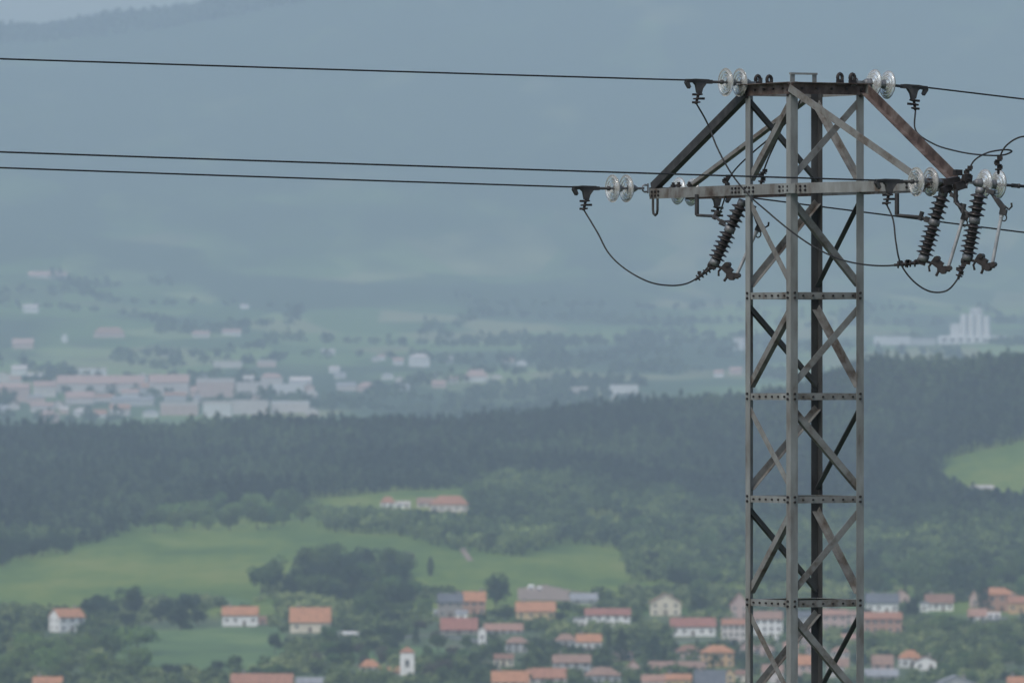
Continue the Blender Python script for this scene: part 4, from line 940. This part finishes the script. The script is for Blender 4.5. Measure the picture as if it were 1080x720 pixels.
grove(42, [(600, 566), (665, 578), (670, 640), (800, 640), (900, 628), (900, 600), (800, 590), (700, 560), (620, 552)], [B], [L_DARK, L_MID, L_MID], (20, 32), (.8, 1.15), 'leafy tree of the wood above the cream gabled house', 'trees of the wood above the village', .3)
grove(32, [(905, 600), (905, 632), (1085, 630), (1085, 605), (1000, 600)], [B], [L_DARK, L_MID, L_MID], (20, 34), (.8, 1.1), 'leafy tree in the belt above the brown-roofed white house', 'trees of the belt above the village houses', .3)
grove(60, [(435, 655), (560, 655), (600, 648), (800, 652), (800, 726), (440, 726)], [B, B, B, C], [L_DARK, L_MID, L_MID, L_PALE, L_BROWN], (10, 20), (.8, 1.15), 'garden tree among the crowded roofs of the village centre', 'garden trees of the village centre', .4)
grove(60, [(800, 660), (905, 668), (960, 662), (1085, 664), (1085, 726), (800, 726)], [B], [L_DARK, L_MID, L_MID, L_PALE], (14, 28), (.75, 1.05), 'leafy tree on the green bank below the brick houses', 'trees on the green bank', .3)
grove(26, [(340, 690), (400, 676), (480, 690), (500, 722), (440, 722), (330, 712)], [B], [L_DARK, L_MID, L_MID, L_BROWN], (16, 28), (.8, 1.1), 'leafy tree near the white bell tower and its hall', 'trees around the bell tower', .35)
grove(12, [(165, 712), (340, 700), (340, 718), (165, 724)], [B], [L_DARK, L_MID], (16, 28), (.6, .9), 'low dark tree along the foot of the sloping lawn', 'trees at the foot of the lawn', .35)

# ------------------------------------------------------------------ forests (each reads as one mass)
def forest(name, xs, yy, kindsz, mat, ntri, seed, hr, wr, size):
    g = np.random.default_rng(seed); V = []
    for q in range(6):
        kd_ = kindsz[q % len(kindsz)]; P, o = crown_np(seed + q, ntri, kd_, 0); V.append((P, o))
    n = len(xs); z = H(xs, yy); out = []; tint = []
    var = g.integers(0, 6, n); hgt = g.uniform(*hr, n) * (.62 + .75 * vnoise(xs / 34, yy / 80, 77)); wid = g.uniform(*wr, n)
    for q in range(6):
        s = np.nonzero(var == q)[0]
        if not len(s): continue
        P, o = V[q]; a = g.uniform(0, 6.283, len(s)); ca, sa = np.cos(a)[:, None], np.sin(a)[:, None]
        X = (P[None, :, 0] * ca - P[None, :, 1] * sa) * wid[s][:, None] + xs[s][:, None]
        Y = (P[None, :, 0] * sa + P[None, :, 1] * ca) * wid[s][:, None] + yy[s][:, None]
        Z = P[None, :, 2] * hgt[s][:, None] + z[s][:, None]
        O = np.stack([np.broadcast_to(o[None, :, 0] * ca - o[None, :, 1] * sa, X.shape), np.broadcast_to(o[None, :, 0] * sa + o[None, :, 1] * ca, X.shape), np.broadcast_to(o[None, :, 2], X.shape)], -1)
        T = leaf_tris(np.stack([X, Y, Z], -1).reshape(-1, 3), O.reshape(-1, 3), size, g)
        out.append(T.astype(np.float32)); tint.append(np.repeat(g.uniform(0, 1, len(s)) * .5 + .5 * vnoise(xs[s] / 60, yy[s] / 150, 5), P.shape[0]))
        # stems
        if size < 1.6:
            bx = np.stack([xs[s], yy[s], z[s] - .5], 1); tp = np.stack([xs[s], yy[s], z[s] + hgt[s] * .8], 1)
            out.append(np.stack([bx + [.22, 0, 0], bx - [.22, 0, 0], tp], 1).astype(np.float32)); tint.append(np.zeros(len(s)))
    T = np.concatenate(out).reshape(-1, 3); o = inst(name, mesh_np(name, T, np.arange(len(T)).reshape(-1, 3), mat, np.concatenate(tint)))
    tag(o, None, None, None, 'stuff'); return o

def scatter(y0, y1, step, u0=-70, u1=1150, seed=1):
    g = np.random.default_rng(seed); X = []; Y = []
    for y in np.arange(y0, y1, step):
        x0, x1 = y * (u0 - 540) / F, y * (u1 - 540) / F; xs = np.arange(x0, x1, step)
        X.append(xs + g.uniform(-.45, .45, len(xs)) * step); Y.append(y + g.uniform(-.45, .45, len(xs)) * step)
    return np.concatenate(X), np.concatenate(Y)
xs, yy = scatter(3550, 4960, 6.6, seed=3)
uu, vv = uv_of(xs, yy, H(xs, yy))
con_low = np.interp(uu, [0, 100, 160, 300, 330, 420, 560, 620, 700, 800, 1080], [576, 574, 550, 543, 526, 518, 512, 520, 530, 545, 560])
clear = [[(988, 534), (990, 494), (1000, 484), (1030, 476), (1085, 465), (1160, 458), (1160, 536), (1050, 532)]]
farm = [[(292, 562), (302, 544), (330, 533), (380, 526), (430, 527), (488, 530), (496, 541), (490, 549), (400, 549), (345, 552), (332, 562)]]
inC = np.array([any(inpoly(a, b_, P) for P in clear + farm) for a, b_ in zip(uu, vv)])
back = yy > 4820
con = ((vv < con_low) | back) & ~inC
mixp = vnoise(xs / 90, yy / 200, 55)
broad_in_con = con & (vv > con_low - 26) & (mixp > .5) & ~back
sel = con & ~broad_in_con
forest('conifer_forest', xs[sel], yy[sel], ('round', 'round', 'cone', 'round', 'cone', 'round'), L_FOREST, 105, 500, (9, 15), (6.5, 9.5), 1.15)
xw, yw = scatter(3450, 4300, 8.5, seed=8)
uw, vw = uv_of(xw, yw, H(xw, yw))
Wp = [[(494, 522), (530, 512), (572, 506), (585, 556), (550, 564), (498, 556)], [(560, 508), (640, 516), (760, 530), (1085, 552), (1085, 606), (910, 612), (800, 622), (700, 634), (668, 610), (655, 582), (600, 568), (575, 555), (560, 530)], [(336, 553), (420, 553), (480, 557), (550, 566), (600, 562), (640, 576), (600, 574), (545, 588), (470, 579), (420, 564), (335, 561)], [(665, 560), (700, 600), (690, 632), (662, 620), (668, 590)], [(-60, 576), (80, 574), (60, 582), (-60, 596)]]
inW = np.array([any(inpoly(a, b_, P) for P in Wp) for a, b_ in zip(uw, vw)])
mound = [[(598, 560), (620, 543), (660, 547), (684, 562), (660, 570)]]
inM = np.array([any(inpoly(a, b_, P) for P in mound) for a, b_ in zip(uw, vw)])
k = inW & ~inM
X2 = np.concatenate([xw[k], xs[broad_in_con]]); Y2 = np.concatenate([yw[k], yy[broad_in_con]])
forest('broadleaf_woods', X2, Y2, ('round',), L_WOOD, 120, 600, (8, 13), (8, 12), 1.15)
xb, yb = scatter(2560, 3400, 5.2, seed=23)
ub, vb = uv_of(xb, yb, H(xb, yb))
nb = vnoise(xb / 24, yb / 50, 61) * .6 + vnoise(xb / 9, yb / 20, 62) * .4
MEAD = [[(-80, 590), (265, 600), (290, 622), (240, 636), (100, 640), (-80, 650)], [(425, 595), (690, 600), (655, 627), (600, 634), (540, 640), (500, 640), (470, 624), (440, 628)], [(112, 672), (160, 665), (298, 662), (302, 690), (275, 709), (120, 698)]]
kb = (nb > .535) & ~np.array([any(inpoly(a, c_, P) for P in MEAD) for a, c_ in zip(ub, vb)]) & ~np.array([any(inpoly(a, c_, P) for P in LAWNS) for a, c_ in zip(ub, vb)])
for (u0, v0, u1, v1, hd, hx, hy, hw) in rects:
    kb &= ~((np.abs(xb - hx) < hw + 1.5) & (yb > hy - hw - 55) & (yb < hy + hw + 3))
forest('undergrowth', xb[kb], yb[kb], ('round',), L_SCRUB, 80, 900, (2.0, 6.5), (4.5, 8.5), .9)
# hedges and copses on the far slopes
xf, yf = scatter(6300, 12300, 18, -60, 1140, seed=12)
dens = fbm(xf / 260, yf / 600, 41, 4); hed = np.abs(fbm(xf / 170, yf / 420, 47, 2)) < .022
sel = ((dens > .17) & (yf < 9300)) | (hed & (yf < 10300))
forest('hillside_woodland', xf[sel], yf[sel], ('round', 'round', 'cone'), L_FAR, 34, 700, (9, 15), (11, 18), 3.0)
xc, yc = scatter(13380, 13640, 16, -40, 320, seed=14)
forest('skyline_woodland', xc, yc, ('round', 'cone', 'round'), L_FAR, 30, 800, (9, 17), (12, 18), 4.0)

# ------------------------------------------------------------------ air
allz = float(Zg.max()); zlo = float(Zg.min()) - 1.0; zhi = allz + 25
xm = float(np.abs(Xg).max()) + 60
m = MB(); m.box((0, (-260 + 16700) / 2, (zlo + zhi) / 2), (2 * xm, 16960, zhi - zlo))
hz = bpy.data.materials.new('pale_haze'); hz.use_nodes = True; nt = hz.node_tree; nt.nodes.remove(nt.nodes['Principled BSDF'])
pv = N(nt, 'ShaderNodeVolumePrincipled'); pv.inputs['Color'].default_value = (.67, .84, 1.0, 1); pv.inputs['Density'].default_value = 1.0e-4; pv.inputs['Anisotropy'].default_value = 0
nt.links.new(pv.outputs[0], nt.nodes['Material Output'].inputs['Volume'])
ho = m.build('haze', hz); ho['kind'] = 'stuff'

# ------------------------------------------------------------------ light
SUN_EL, SUN_AZ = 52, 215       # azimuth clockwise from +Y: behind the camera, a little to its side
world = bpy.data.worlds.new("World"); scene.world = world; world.use_nodes = True
nt = world.node_tree; sky = nt.nodes.new('ShaderNodeTexSky'); sky.sky_type = 'NISHITA'; sky.sun_disc = False
sky.sun_elevation = R(SUN_EL); sky.sun_rotation = R(SUN_AZ); sky.air_density = 1.0; sky.dust_density = 3.0; sky.ozone_density = 1.0
bg = nt.nodes['Background']; bg.inputs['Strength'].default_value = .10; nt.links.new(sky.outputs[0], bg.inputs[0])
sl = bpy.data.lights.new('sun', 'SUN'); sl.energy = 1.0; sl.angle = R(16); sl.color = (1, .97, .92)
so = link(bpy.data.objects.new('sun', sl))
dirv = Vector((math.sin(R(SUN_AZ)) * math.cos(R(SUN_EL)), math.cos(R(SUN_AZ)) * math.cos(R(SUN_EL)), math.sin(R(SUN_EL))))
so.rotation_euler = dirv.to_track_quat('Z', 'Y').to_euler(); so.location = (0, -50, Z0 + 60)

vs = scene.view_settings; vs.view_transform = 'Standard'; vs.look = 'None'; vs.exposure = .65; vs.gamma = 1; vs.use_curve_mapping = False
c = scene.cycles
c.use_denoising = True; c.volume_bounces = 1; c.max_bounces = 8; c.diffuse_bounces = 2; c.transmission_bounces = 8; c.glossy_bounces = 3
c.caustics_reflective = False; c.caustics_refractive = False; c.sample_clamp_indirect = 4
print('trees', ntree, 'objects', len(bpy.data.objects))
